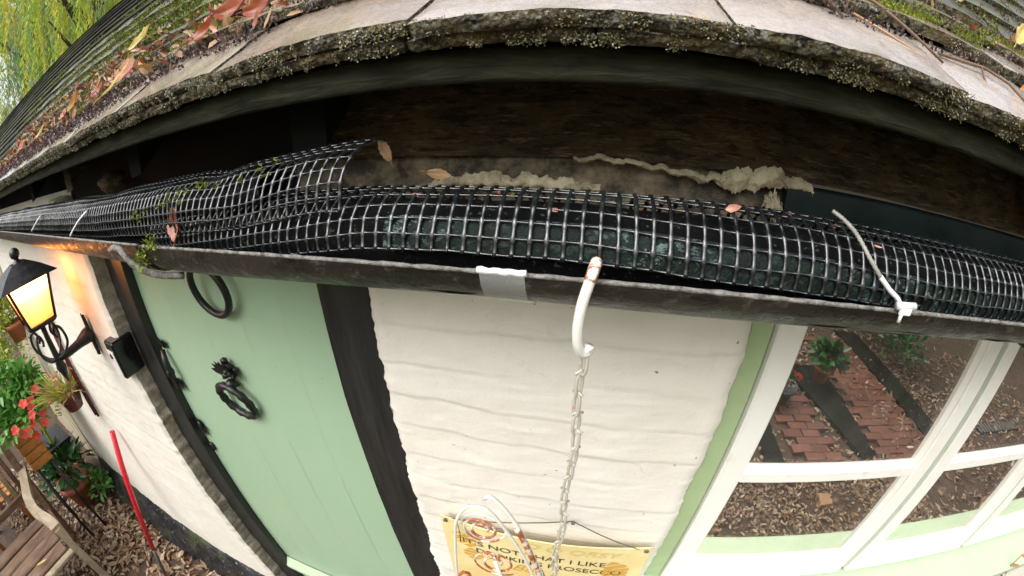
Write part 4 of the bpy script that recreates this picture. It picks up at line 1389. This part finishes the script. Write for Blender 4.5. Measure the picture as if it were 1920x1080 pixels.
SX0, SX1, SZT, SZB, SY = -.262, .196, -.775, -1.16, .425
def sgn(x, z): return SY + .010 * ((x - (SX0 + SX1) / 2) / .22) ** 2 + .10 * (SZT - z) * 0
mb = MB()
def sp(u, v):
    x = SX0 + (SX1 - SX0) * u; z = SZT - .030 * sin(pi * u) * .35 + (SZB - SZT) * v
    return (x, sgn(x, z), z)
mb.grid(sp, 24, 10, flip=True)
mb.grid(lambda u, v: (sp(u, v)[0], sp(u, v)[1] + .002, sp(u, v)[2]), 24, 10)
mb.tube([sp(i / 40, 0) for i in range(41)], .0022, 6)
mb.obj('board', MAT['enamel'], sign)
def text(body, x, z, size, mat, width=None, italic=0.0, slope=0.0, name='lettering', bold=0.0):
    cu = bpy.data.curves.new('lettering', 'FONT')
    cu.body = body; cu.size = size; cu.shear = italic; cu.offset = bold
    o = bpy.data.objects.new('t', cu); COL.objects.link(o)
    dg = bpy.context.evaluated_depsgraph_get(); dg.update()
    me = bpy.data.meshes.new_from_object(o.evaluated_get(dg))
    bpy.data.objects.remove(o); bpy.data.curves.remove(cu)
    xs = [v.co.x for v in me.vertices]
    k = width / (max(xs) - min(xs)) if width else 1.0
    mb = MB()
    for v in me.vertices:
        X = x + (v.co.x - min(xs)) * k; Z = z + v.co.y + slope * (X - x)
        mb.v.append((X, sgn(X, Z) - .0016, Z))
    for p in me.polygons:
        mb.f.append(tuple(p.vertices)); mb.m.append(0); mb.sm.append(False)
    bpy.data.meshes.remove(me)
    return mb.obj(name, mat, sign)
text('O O ORSY', -.075, -.823, .034, MAT['palegold'], .215, .25, -.02, bold=.0006)
text("IT'S NOT THAT I LIKE", -.215, -.866, .030, MAT['ink'], .325, .0, -.02)
text('DRINKING PROSECCO', -.185, -.902, .030, MAT['ink'], .335, .0, -.03)
text('But', -.10, -.952, .05, MAT['gold'], .075, .45, 0.0)
def gold_leaf(x, z, a, L, W):
    mb = MB()
    for sgn_ in (-1, 1):
        pts = []
        for i in range(13):
            u = i / 12
            pts.append((u, sgn_ * W * .5 * sin(pi * u) ** .75))
        vs = [(x + L * (u * cos(a)) , 0, z + L * u * sin(a)) for u, _ in pts] + [(x + L * u * cos(a) - q * sin(a), 0, z + L * u * sin(a) + q * cos(a)) for u, q in pts]
        vs = [(X, sgn(X, Z) - .0016, Z) for X, _, Z in vs]
        fs = []
        for i in range(12):
            if i % 3 != 2: fs.append((i, i + 1, i + 14, i + 13))
        mb.add(vs, fs)
    mb.obj('leaf_print', MAT['gold'], sign)
gold_leaf(.120, -.845, -1.15, .085, .055)
gold_leaf(.168, -.93, 2.6, .08, .05)
gold_leaf(-.235, -.825, -.9, .075, .05)
gold_leaf(-.20, -.89, -1.4, .06, .05)
# string from a nail to both top corners
mb = MB()
nail = Vector((.020, .445, -.715))
for cx in (SX0 + .012, SX1 - .03):
    c = Vector((cx, sgn(cx, SZT) - .002, SZT - .004))
    mb.tube([nail.lerp(c, t) + Vector((0, 0, -.006 * sin(pi * t))) for t in [i / 10 for i in range(11)]], .0013, 6)
mb.tube([(SX0 + .045, .423, -.775), (SX0 + .047, .421, -.81), (SX0 + .045, .421, -.85)], .0013, 6)
mb.ball((nail.x, nail.y - .004, nail.z), .005, sub=1)
for cx in (SX0 + .012, SX1 - .012):
    mb.ball((cx, sgn(cx, SZT) - .002, SZT - .014), .006, sub=1, sc=(1, .5, 1.2))
mb.obj('string', MAT['string'], sign)

# ------------------------------------------------------------------ wall lantern
LX, LY = -1.80, .270
lan = thing('wall_lantern', (LX, .45, -.60), 'lit black iron lantern on a wall bracket with warm glowing glass', 'lantern')
m = NT('frosted_lit_glass')
em = m.n('Emission'); em.inputs[0].default_value = (1.0, .56, .24, 1)
sepz = m.n('SeparateXYZ'); m.l(m.tc.outputs['Object'], sepz.inputs[0])
mrz = m.n('MapRange'); m.l(sepz.outputs[2], mrz.inputs[0])
mrz.inputs[1].default_value = -.09; mrz.inputs[2].default_value = .08
rr_ = m.ramp(mrz.outputs[0], [(0.0, .05), (.4, .14), (.62, .45), (.82, 2.4), (1.0, 1.6)])
m.l(rr_, em.inputs[1])
tl = m.n('BsdfTranslucent'); tl.inputs[0].default_value = (.55, .40, .24, 1)
tq = m.n('BsdfTransparent'); tq.inputs[0].default_value = (1, .72, .40, 1)
mq = m.n('MixShader'); mq.inputs[0].default_value = .30; m.l(tl.outputs[0], mq.inputs[1]); m.l(tq.outputs[0], mq.inputs[2])
ad = m.n('AddShader'); m.l(em.outputs[0], ad.inputs[0]); m.l(mq.outputs[0], ad.inputs[1])
m.l(ad.outputs[0], m.t.nodes['Material Output'].inputs[0])
MAT['litglass'] = m.mat
zt, zb, ht, hb = -.272, -.440, .086, .056
cT = [(LX + sx * ht, LY + sy * ht, zt) for sx, sy in ((-1, -1), (1, -1), (1, 1), (-1, 1))]
cB = [(LX + sx * hb, LY + sy * hb, zb) for sx, sy in ((-1, -1), (1, -1), (1, 1), (-1, 1))]
mb = MB()
for i in range(4):
    j = (i + 1) % 4
    mb.tube([cT[i], cB[i]], .0065, 6)
    mb.tube([cT[i], cT[j]], .006, 6); mb.tube([cB[i], cB[j]], .0075, 6)
mb.box((LX - hb, LY - hb, zb - .012), (LX + hb, LY + hb, zb - .002), bev=.003)
mb.obj('frame', MAT['iron'], lan)
for i in range(4):
    j = (i + 1) % 4
    q = [Vector(cT[i]), Vector(cT[j]), Vector(cB[j]), Vector(cB[i])]
    c = sum(q, Vector()) / 4
    q = [c + (v - c) * .97 - (c - Vector((LX, LY, c.z))).normalized() * .003 for v in q]
    MB().add(q, [(0, 1, 2, 3)]).obj('glass_pane', MAT['litglass'], lan)
mb = MB()
rb, rt = .120, .030
B0 = [(LX + sx * rb, LY + sy * rb, zt - .004) for sx, sy in ((-1, -1), (1, -1), (1, 1), (-1, 1))]
B1 = [(LX + sx * rb * .62, LY + sy * rb * .62, zt + .034) for sx, sy in ((-1, -1), (1, -1), (1, 1), (-1, 1))]
B2 = [(LX + sx * rt, LY + sy * rt, zt + .062) for sx, sy in ((-1, -1), (1, -1), (1, 1), (-1, 1))]
B3 = [(LX + sx * .09, LY + sy * .09, zt + .003) for sx, sy in ((-1, -1), (1, -1), (1, 1), (-1, 1))]
mb.add(B0 + B1 + B2 + B3, [f for i in range(4) for f in ((i, (i + 1) % 4, (i + 1) % 4 + 4, i + 4), (i + 4, (i + 1) % 4 + 4, (i + 1) % 4 + 8, i + 8), ((i + 1) % 4, i, i + 12, (i + 1) % 4 + 12))] + [(8, 9, 10, 11)])
mb.obj('lantern_roof', MAT['iron'], lan)
mb = MB()
mb.lathe([(.026, zt + .058), (.018, zt + .066), (.010, zt + .072), (.010, zt + .078)], (LX, LY, 0), 14)
mb.ball((LX, LY, zt + .094), .021, sub=3)
mb.obj('finial', MAT['iron'], lan)
mb = MB()
mb.tube([(LX, LY, zb - .01), (LX, LY, zb - .06), (LX, LY, -.60), (LX, LY, -.635), (LX, LY, -.70)], [.012, .011, .014, .024, .004], 10)
mb.tube([(LX, LY, -.600), (LX, LY + .05, -.605), (LX, LY + .11, -.598), (LX, .425, -.588), (LX, .448, -.588)], [.016, .016, .020, .032, .036], 12)
mb.obj('arm', MAT['iron'], lan)
mb = MB(); 
mb.grid(lambda u, v: (LX + .028 * (u - .5) * 2 * (1 - .35 * abs(2 * v - 1) ** 3), .447 - .010 * (1 - (2 * u - 1) ** 2), -.50 - .18 * v), 8, 16)
mb.obj('back_plate', MAT['iron'], lan)
for k in range(4):
    a = pi / 4 + k * pi / 2
    e = Vector((cos(a), sin(a), 0))
    c = Vector((LX, LY, 0))
    P = [c + e * .012 + Vector((0, 0, -.60)), c + e * .05 + Vector((0, 0, -.585)), c + e * .085 + Vector((0, 0, -.54)), c + e * .080 + Vector((0, 0, -.49)), c + e * .055 + Vector((0, 0, -.475)), c + e * .040 + Vector((0, 0, -.50)), c + e * .05 + Vector((0, 0, -.52))]
    mb = MB(); mb.tube(spl(P), .0058, 7); mb.obj('scroll', MAT['iron'], lan)
bl = bpy.data.lights.new('lantern_bulb', 'POINT'); bl.energy = 3.2; bl.color = (1, .38, .10); bl.shadow_soft_size = .03
bo = bpy.data.objects.new('lantern_bulb', bl); COL.objects.link(bo); place(bo, Vector((LX, LY, H - .325)), lan)

# ------------------------------------------------------------------ doorbell on the edge of the wall
db = thing('doorbell', (-1.53, .47, -.64), 'slim doorbell camera with white face on the edge beside the door', 'doorbell')
MB().box((-1.585, .425, -.715), (-1.505, .52, -.565), bev=.006).obj('housing', MAT['doorbell_b'], db)
mb = MB(); mb.box((-1.580, .4215, -.705), (-1.518, .4245, -.600), bev=.001); mb.obj('face_plate', MAT['doorbell_w'], db)
mb = MB(); mb.tube([(-1.549, .4216, -.622), (-1.549, .4190, -.622)], .011, 14, smooth=False); mb.obj('lens', MAT['doorbell_b'], db)

# ------------------------------------------------------------------ leaning pole
pole = thing('pole', (-2.62, .07, -2.655), 'thin pole with long red upper sleeve leaning on the white wall', 'pole')
a, b = Vector((-2.39, .425, -1.33)), Vector((-2.62, .07, -2.655))
c = a.lerp(b, .74)
MB().tube([a, a.lerp(c, .5), c], .018, 12).obj('sleeve', MAT['redpole'], pole)
MB().tube([c - (b - a) * .01, b], .014, 12).obj('shaft', MAT['greypole'], pole)

# ------------------------------------------------------------------ plants in pots
def rosette(mb, c, n, r, L, W, mats, up=.5, sq=1.0):
    for _ in range(n):
        a, b = rnd(0, 2 * pi), rnd(-.2, 1.4)
        d = Vector((cos(a) * cos(b), sin(a) * cos(b), sin(b)))
        p = Vector(c) + Vector((d.x, d.y, d.z * sq)) * r * rnd(.25, 1)
        mb.leaf(p, d + Vector((rnd(-.5, .5), rnd(-.5, .5), rnd(-.5, .4))), d + Vector((0, 0, up)), L * rnd(.6, 1.2), W * rnd(.7, 1.2), random.choice(mats), rnd(-.4, .1))
def flower(mb, p, r, mat):
    nrm = Vector((.8, -.25 + rnd(-.3, .3), .6 + rnd(-.3, .3))).normalized()
    e = nrm.orthogonal().normalized(); f = nrm.cross(e)
    for k in range(5):
        a = 2 * pi * k / 5 + rnd(-.1, .1)
        mb.leaf(Vector(p), e * cos(a) + f * sin(a) + nrm * .15, nrm, r, r * 1.05, mat, -.1)
def pot(name_t, c, r, h, mat, label, build, cat='potted plant', group=None, rimr=1.12):
    t = thing(name_t, c, label, cat, group)
    x, y, z = c
    mb = MB(); mb.lathe([(0, 0), (r * .68, 0), (r * .95, h * .80), (r * rimr, h * .80), (r * rimr, h), (r * .98, h), (r * .93, h * .86), (0, h * .86)], (x, y, z), 24)
    mb.obj('pot', mat, t)
    build(t, (x, y, z + h))
    return t
def bushy(mat, n, r, L, W, sq=.9):
    def b(t, c):
        mb = MB(); rosette(mb, (c[0], c[1], c[2] + r * .35), n, r, L, W, (0,), sq=sq)
        for k in range(8):
            a = rnd(0, 2 * pi)
            mb.tube([c, (c[0] + r * .5 * cos(a), c[1] + r * .5 * sin(a), c[2] + r * .7)], .004, 5)
        mb.obj('foliage', mat, t)
    return b
pot('potted_plant', (-4.10, .10, -2.655), .17, .30, MAT['terracotta'], 'large terracotta pot of deep green leaves between bench and plinth', bushy(MAT['deep'], 170, .27, .13, .075))
mb = MB(); rosette(mb, (-3.90, .30, -2.50), 110, .15, .07, .045, (0,), sq=1.1)
for k in range(8): mb.tube([(-3.90, .30, -2.66), (-3.90 + rnd(-.1, .1), .30 + rnd(-.08, .06), -2.45)], .004, 5)
o = mb.obj('plant', MAT['green']); tag(o, 'bright green self-sown plant growing against the black plinth', 'plant')
# second small pot by the plinth
pot('potted_plant', (-4.55, .25, -2.655), .09, .17, MAT['terracotta'], 'small terracotta pot leaning by the plinth behind the large pot', bushy(MAT['deep'], 40, .14, .09, .05))

# hanging pot of grasses on the wall
hp = thing('wall_pot', (-2.74, .40, -1.22), 'plum coloured pot of tawny grasses hung on the white wall', 'wall pot')
mb = MB(); mb.lathe([(0, 0), (.055, 0), (.082, .10), (.09, .10), (.09, .125), (.08, .125), (.07, .11), (0, .11)], (-2.74, .365, -1.23), 20)
mb.obj('pot', MAT['darkpot'], hp)
mb = MB()
for _ in range(260):
    a = rnd(0, 2 * pi); L = rnd(.10, .24)
    d = Vector((cos(a) * rnd(.2, 1), sin(a) * rnd(.2, .8) - .25, rnd(.15, 1)))
    mb.leaf((-2.74 + .05 * cos(a), .365 + .05 * sin(a), -1.11), d, (rnd(-1, 1), rnd(-1, 1), .3), L, .009, random.choice((0, 0, 1)), rnd(-.6, 0))
for _ in range(30):
    a = rnd(0, 2 * pi); p = (-2.74 + rnd(0, .10) * cos(a), .345 + rnd(0, .08) * sin(a), -1.07 + rnd(0, .08))
    mb.leaf(p, (rnd(-1, 1), rnd(-1, 1), rnd(0, 1)), (1, 0, 1), .022, .018, 2)
mb.obj('grasses', [MAT['heather'], MAT['lime'], MAT['pinkleaf']], hp)

# pole trellis of maroon canes on the wall behind the lantern
tr = thing('trellis', (-2.62, .445, -1.5), 'narrow maroon trellis canes fixed upright on the wall behind the lantern', 'trellis')
for dx, y in ((-.03, .44), (.0, .436), (.035, .44)):
    MB().tube([(-2.60 + dx, y, -.62), (-2.63 + dx, y, -1.30)], .0085, 8).obj('cane', MAT['maroon'], tr)
for z in (-.72, -.95):
    MB().tube([(-2.665, .432, z), (-2.545, .432, z)], .006, 8).obj('crossbar', MAT['maroon'], tr)

# wooden planter with scarlet flowers on a stand
pl = thing('planter', (-3.75, .02, -2.655), 'orange wooden box planter overflowing with scarlet busy lizzies', 'planter')
for k in range(5):
    z = -1.80 + k * .078
    MB().box((-3.60 + .003, -.135, z), (-3.56, .07, z + .074), j=.003, bev=.006).obj('board', MAT['orangewood'], pl)
    MB().box((-4.00, -.135, z), (-3.601, -.105, z + .074), j=.003, bev=.006).obj('board', MAT['orangewood'], pl)
    MB().box((-4.00, .04, z), (-3.601, .07, z + .074), j=.003, bev=.006).obj('board', MAT['orangewood'], pl)
MB().box((-3.99, -.10, -1.79), (-3.605, .035, -1.44)).obj('soil', MAT['earth'], pl)
for sx, sy in ((-3.97, -.11), (-3.97, .045), (-3.585, -.11), (-3.585, .045)):
    MB().tube([(sx, sy, -2.66), (sx, sy, -1.795)], .014, 6).obj('leg', MAT['iron'], pl)
mb = MB()
for c, r in (((-3.70, .15, -1.36), .22), ((-3.62, .05, -1.42), .20), ((-3.72, -.10, -1.45), .20), ((-3.55, .22, -1.38), .15), ((-3.60, .20, -1.22), .16), ((-3.75, .05, -1.20), .18)):
    rosette(mb, c, 170, r * 1.08, .085, .060, (0,), sq=.85)
mb.obj('foliage', MAT['green'], pl)
mb = MB()
for p in ((-3.42, .17, -1.28), (-3.40, .145, -1.30), (-3.41, .20, -1.40), (-3.38, .085, -1.40), (-3.40, .02, -1.45), (-3.42, -.02, -1.44), (-3.39, .10, -1.25), (-3.38, .29, -1.33), (-3.40, .06, -1.50), (-3.40, .24, -1.22), (-3.41, .12, -1.36), (-3.42, -.06, -1.38), (-3.40, .17, -1.46)):
    flower(mb, p, .042, 0)
mb.obj('blossom', MAT['petal'], pl)
# pot on the fence and the lime shrub below it
pot('potted_plant', (-3.84, .36, -.98), .085, .15, MAT['terracotta'], 'terracotta pot fixed high on the wall behind the lantern', bushy(MAT['lime'], 60, .13, .06, .03))
mb = MB()
for c, r in (((-3.95, .24, -.82), .22), ((-3.95, .18, -1.05), .26), ((-4.1, .12, -1.3), .30), ((-4.2, .15, -1.7), .32), ((-3.98, .30, -.66), .12)):
    rosette(mb, c, 420, r, .055, .024, (0,), sq=1.1)
mb.tube([(-4.2, .15, -2.66), (-4.18, .16, -1.9), (-4.12, .2, -1.1), (-4.1, .24, -.7)], [.02, .016, .012, .006], 7)
o = mb.obj('shrub', MAT['lime']); tag(o, 'feathery lime green shrub at the far left behind the lantern', 'shrub')
# black iron stand seen between planter and plinth
st = thing('plant_stand', (-4.3, .30, -2.655), 'black iron plant stand standing against the plinth', 'plant stand')
for x, y in ((-4.45, .30), (-4.15, .30), (-4.45, .10), (-4.15, .10)):
    MB().tube([(x, y, -2.66), (x + .02, y, -2.05)], .012, 6).obj('leg', MAT['iron'], st)
MB().box((-4.5, .08, -2.05), (-4.1, .33, -2.02), bev=.004).obj('shelf', MAT['iron'], st)

# ------------------------------------------------------------------ bench standing square to the wall
bench = thing('bench', (-3.4, -.75, -2.655), 'weathered wooden garden bench with curved arm beside the wall', 'bench')
def beam(P, w, h, mat, name, k=5):
    """curved squared timber"""
    P = spl(P, k); mb = MB()
    vs = []
    for i, p in enumerate(P):
        t = (P[min(i + 1, len(P) - 1)] - P[max(i - 1, 0)]).normalized()
        s = Vector((0, 0, 1)).cross(t)
        s = s.normalized() if s.length > .05 else Vector((0, 1, 0))
        u = t.cross(s)
        j = .06 * noise.noise(p * 9)
        for a, b in ((-1, -1), (1, -1), (1, 1), (-1, 1)):
            vs.append(p + s * (w * .5 * a * (1 + j)) + u * (h * .5 * b * (1 - j)))
    n = len(P)
    fs = [(i * 4 + q, i * 4 + (q + 1) % 4, (i + 1) * 4 + (q + 1) % 4, (i + 1) * 4 + q) for i in range(n - 1) for q in range(4)] + [(3, 2, 1, 0), tuple((n - 1) * 4 + q for q in range(4))]
    mb.add(vs, fs)
    return mb.obj(name, mat, bench)
YB = -.27
beam([(-3.98, YB + .06, -1.86), (-3.82, YB + .02, -1.90), (-3.62, YB - .05, -1.95), (-3.42, YB - .06, -1.97), (-3.20, YB - .01, -1.97), (-3.10, YB, -1.985)], .085, .045, MAT['benchgrey'], 'arm')
beam([(-3.10, YB, -1.99), (-3.07, YB, -2.25), (-3.05, YB, -2.655)], .055, .055, MAT['benchgrey'], 'leg', 3)
beam([(-3.98, YB + .03, -1.60), (-3.90, YB + .02, -2.0), (-3.85, YB, -2.655)], .06, .055, MAT['oldbench'], 'leg', 3)
beam([(-3.10, -1.75, -1.99), (-3.07, -1.75, -2.25), (-3.05, -1.75, -2.655)], .055, .055, MAT['oldbench'], 'leg', 3)
beam([(-3.98, -1.73, -1.60), (-3.90, -1.73, -2.0), (-3.85, -1.75, -2.655)], .06, .055, MAT['oldbench'], 'leg', 3)
beam([(-3.86, -1.75, -1.92), (-3.5, -1.77, -1.97), (-3.10, -1.75, -1.985)], .085, .045, MAT['benchgrey'], 'arm', 4)
for k, x in enumerate((-3.12, -3.27, -3.43, -3.60, -3.76)):
    wv = .07 if k == 0 else .13
    MB().box((x - wv / 2, -1.82, -2.245 - (.006 * k)), (x + wv / 2, YB - (.03 if k else -.03) - rnd(0, .04), -2.21 - (.006 * k) + rnd(-.006, .006)), j=.012, bev=.010).obj('seat_slat', MAT['benchgrey'] if k == 0 else MAT['oldbench'], bench)
beam([(-3.08, YB, -2.28), (-3.5, YB, -2.30), (-3.86, YB, -2.30)], .03, .06, MAT['oldbench'], 'rail', 3)
beam([(-4.0, YB + .04, -1.58), (-4.02, -.9, -1.50), (-4.0, -1.75, -1.58)], .05, .07, MAT['oldbench'], 'top_rail', 6)
beam([(-3.90, YB, -2.05), (-3.90, -.9, -2.05), (-3.90, -1.75, -2.05)], .04, .06, MAT['oldbench'], 'lower_rail', 3)
for k in range(17):
    y = YB - .07 - k * .085
    MB().box((-3.985, y - .022, -2.06), (-3.955, y + .022, -1.56), j=.003, bev=.004).obj('back_slat', MAT['benchgrey'] if k % 3 else MAT['oldbench'], bench)
# a single leaf on the seat
curled_leaf((-3.28, -.62, -2.20), 1.2, 0, .11, .02, MAT['yellowleaf'], 'slim yellow leaf lying on the bench seat', .2, 'leaves on the bench')
# orange folding chair behind the bench
ch = thing('chair', (-4.6, -.75, -2.655), 'orange wooden slatted chair behind the bench', 'chair')
for sx, sy in ((-4.85, -.95), (-4.85, -.50), (-4.40, -.95), (-4.40, -.50)):
    MB().box((sx - .02, sy - .02, -2.66), (sx + .02, sy + .02, -2.22 if sx > -4.6 else -1.75), bev=.004).obj('leg', MAT['orangewood'], ch)
for k in range(5):
    MB().box((-4.87 + k * .1, -.98, -2.22), (-4.79 + k * .1, -.47, -2.195), bev=.004).obj('seat_slat', MAT['orangewood'], ch)
for k in range(3):
    MB().box((-4.87, -.93, -2.05 + k * .12), (-4.85, -.52, -1.97 + k * .12), bev=.003).obj('back_slat', MAT['orangewood'], ch)

# boarded gate continuing the wall line
fence = thing('fence', (-4.9, .49, -2.655), 'cream boarded fence joining the end of the white wall', 'fence')
x = -5.9
k = 0
while x < -4.06:
    MB().box((x, .475 + .004 * (k % 2), -2.66), (x + .118, .497 + .004 * (k % 2), -.12 + rnd(-.01, .01)), j=.002, bev=.004).obj('board', MAT['fencewood'], fence)
    x += .124; k += 1
for z in (-.5, -1.4, -2.3):
    MB().box((-5.9, .51, z), (-4.06, .55, z + .09)).obj('rail', MAT['fencewood'], fence)

# ------------------------------------------------------------------ things mirrored in the window
pot('potted_plant', (2.85, -2.65, -2.60), .13, .22, MAT['terracotta'], 'terracotta pot of bright green leaves on the dark edging reflected in the window', bushy(MAT['deep'], 190, .21, .13, .085), rimr=1.1)
pot('potted_plant', (2.16, -2.30, -2.655), .15, .24, MAT['greypole'], 'grey tub of red flowers reflected at the left of the window', lambda t, c: (lambda mb: ([flower(mb, (c[0] + rnd(-.12, .12), c[1] + rnd(-.12, .12), c[2] + rnd(.02, .16)), .05, 1) for _ in range(9)], rosette(mb, (c[0], c[1], c[2] + .02), 50, .13, .08, .05, (0,)), mb.obj('foliage', [MAT['deep'], MAT['petal']], t)))(MB()))
box = thing('carton', (2.22, -.93, -2.655), 'small crushed carton with yellow stripe lying among leaves', 'carton')
MB().box((2.14, -1.0, -2.66), (2.28, -.88, -2.60), j=.012, bev=.004).obj('box', MAT['brownleaf'], box)
MB().box((2.16, -1.004, -2.655), (2.26, -1.0012, -2.62)).obj('stripe', MAT['lime'], box)
dr = thing('drain_grate', (5.6, -1.75, -2.655), 'pale slotted drain grate set in the leafy ground', 'drain')
MB().box((5.1, -1.82, -2.66), (6.1, -1.66, -2.635)).obj('channel', MAT['iron'], dr)
for k in range(14):
    MB().box((5.12 + k * .07, -1.815, -2.636), (5.145 + k * .07, -1.665, -2.622)).obj('bar', MAT['lip'], dr)
# dark laurel beyond the paths
mb = MB()
for _ in range(14):
    rosette(mb, (rnd(4.4, 5.0), rnd(-4.2, -3.0), rnd(-2.45, -1.9)), 90, .35, .12, .06, (0,))
o = mb.obj('laurel_bush', MAT['deep']); tag(o, 'dark laurel bush beyond the brick paths', 'bush')
# trailing flower over the sill
tf = thing('trailing_flower', (1.60, .37, -1.03), 'trailing stem with small magenta flowers at the window sill', 'flower')
mb = MB(); mb.tube(spl([(1.66, .36, -1.20), (1.62, .352, -1.10), (1.615, .355, -1.03), (1.63, .36, -.97)]), .0022, 6)
for p in ((1.62, .352, -1.06), (1.63, .36, -.98), (1.61, .355, -1.02)):
    mb.leaf(p, (rnd(-1, 1), -.5, .3), (0, -1, .5), .035, .02, 0)
mb.obj('stem', MAT['brownleaf'], tf)
mb = MB(); flower(mb, (1.61, .345, -1.085), .020, 0); flower(mb, (1.65, .35, -1.13), .02, 0); mb.obj('blossom', MAT['pinkpetal'], tf)

# ------------------------------------------------------------------ trees beyond the roof
def tree(name, base, h, label, mats, strands, fall, width, cat='tree', leafL=.16, leafW=.022, droop=True, group='trees beyond the roof', dens=26):
    t = thing(name, base, label, cat, group)
    bx, by, bz = base
    mb = MB()
    mb.tube([(bx, by, bz), (bx + .1, by, bz + h * .35), (bx - .15, by + .1, bz + h * .65), (bx, by, bz + h * .95)], [.28, .22, .14, .04], 10)
    ends = []
    for k in range(16):
        a = rnd(0, 2 * pi); z0 = bz + h * rnd(.3, .75)
        L = width * rnd(.5, 1.0)
        e = Vector((bx + L * cos(a), by + L * sin(a), z0 + h * rnd(.10, .28)))
        mb.tube([(bx, by, z0), ((bx + e.x) / 2, (by + e.y) / 2, z0 + h * .12), e], [.08, .05, .015], 6)
        ends.append(((bx, by, z0), e))
    mb.obj('trunk', MAT['bark'], t)
    mb = MB()
    for _ in range(strands):
        a, e = random.choice(ends)
        f = rnd(.25, 1.1)
        p = Vector(a).lerp(e, f) + Vector((random.gauss(0, width * .16), random.gauss(0, width * .16), h * .10 * sin(f * 3) + random.gauss(0, h * .05)))
        mt = random.randrange(len(mats))
        if droop:
            L = fall * rnd(.4, 1)
            sway = Vector((rnd(-.15, .15), rnd(-.15, .15), 0))
            for i in range(int(dens * L)):
                u = i / (dens * L)
                q = p + sway * (u * L) + Vector((rnd(-.05, .05), rnd(-.05, .05), -u * L))
                d = Vector((rnd(-.7, .7), rnd(-.7, .7), -1))
                mb.leaf(q, d, (rnd(-1, 1), rnd(-1, 1), .3), leafL * rnd(.6, 1.3), leafW * rnd(.7, 1.3), mt, .1)
        else:
            for i in range(dens):
                q = p + Vector((random.gauss(0, .28), random.gauss(0, .28), random.gauss(0, .22)))
                mb.leaf(q, (rnd(-1, 1), rnd(-1, 1), rnd(-.8, .5)), (rnd(-1, 1), rnd(-1, 1), 1), leafL * rnd(.6, 1.3), leafW * rnd(.7, 1.3), mt, .1)
    mb.obj('crown', mats, t)
    return t
tree('willow_tree', (-10.5, 4.4, -2.66), 10.5, 'weeping willow with long hanging strands beyond the roof ridge', [MAT['willow'], MAT['willow'], MAT['willow2'], MAT['golden']], 620, 2.6, 3.0, leafL=.17, leafW=.03)
tree('willow_tree', (-17.5, 4.8, -2.66), 12.0, 'second willow farther along beyond the left end of the roof', [MAT['willow'], MAT['willow2'], MAT['willow2'], MAT['golden']], 420, 3.0, 3.6, leafL=.24, leafW=.045)
tree('golden_tree', (-17, 11.0, -2.66), 19.0, 'golden autumn tree standing behind the willows', [MAT['golden'], MAT['willow'], MAT['lime']], 480, 0, 5.2, droop=False, leafL=.34, leafW=.20, dens=22)
tree('golden_tree', (-29, 9.5, -2.66), 19.0, 'yellow green tree farthest left behind the willows', [MAT['golden'], MAT['willow']], 400, 0, 5.6, droop=False, leafL=.38, leafW=.22, dens=22)
tree('golden_tree', (-24, 16, -2.66), 24.0, 'tall green and gold tree at the back of the garden', [MAT['willow'], MAT['golden'], MAT['lime']], 420, 0, 7.5, droop=False, leafL=.5, leafW=.30, dens=22)

def unseen_hedge(p0, p1, h, label, mats, n):
    """tall leafy hedging added out of view to shut out the low sky"""
    t = thing('unseen_hedge', ((p0[0] + p1[0]) / 2, (p0[1] + p1[1]) / 2, -2.66), label, 'unseen_hedge', 'unseen hedges added for the wall light')
    a, b = Vector((*p0, 0)), Vector((*p1, 0))
    d = (b - a); L = d.length; d.normalize(); q = Vector((-d.y, d.x, 0))
    mb = MB()
    for i in range(int(L / .8)):
        c = a + d * (.4 + i * .8)
        mb.tube([(c.x, c.y, -2.66), (c.x + .1, c.y, -2.66 + h * .5), (c.x, c.y + .1, -2.66 + h * .9)], [.07, .05, .02], 6)
    mb.obj('stems', MAT['bark'], t)
    mb = MB()
    for _ in range(n):
        u, z = rnd(0, L), -2.6 + h * rnd(.02, 1.0)
        c = a + d * u + q * (rnd(-.5, .5) + .25 * noise.noise(Vector((u, z, 3)))) + Vector((0, 0, z + .3 * noise.noise(Vector((u * .6, 5, 1)))))
        mb.leaf(c, (rnd(-1, 1), rnd(-1, 1), rnd(-.9, .4)), (rnd(-1, 1), rnd(-1, 1), rnd(0, 1)), rnd(.18, .34), rnd(.12, .22), random.randrange(len(mats)), .1)
    mb.obj('leaves', mats, t)
unseen_hedge((-9, -7.2), (10, -7.2), 6.0, 'tall yellow green hedging added unseen behind the camera to warm the wall light', [MAT['lime'], MAT['willow'], MAT['golden']], 9000)  # both hedges are made up, added to warm light on the upper wall
unseen_hedge((10.5, -6.5), (10.5, .3), 6.0, 'tall yellow green hedging added unseen at the right to warm the wall light', [MAT['lime'], MAT['green'], MAT['golden']], 4500)
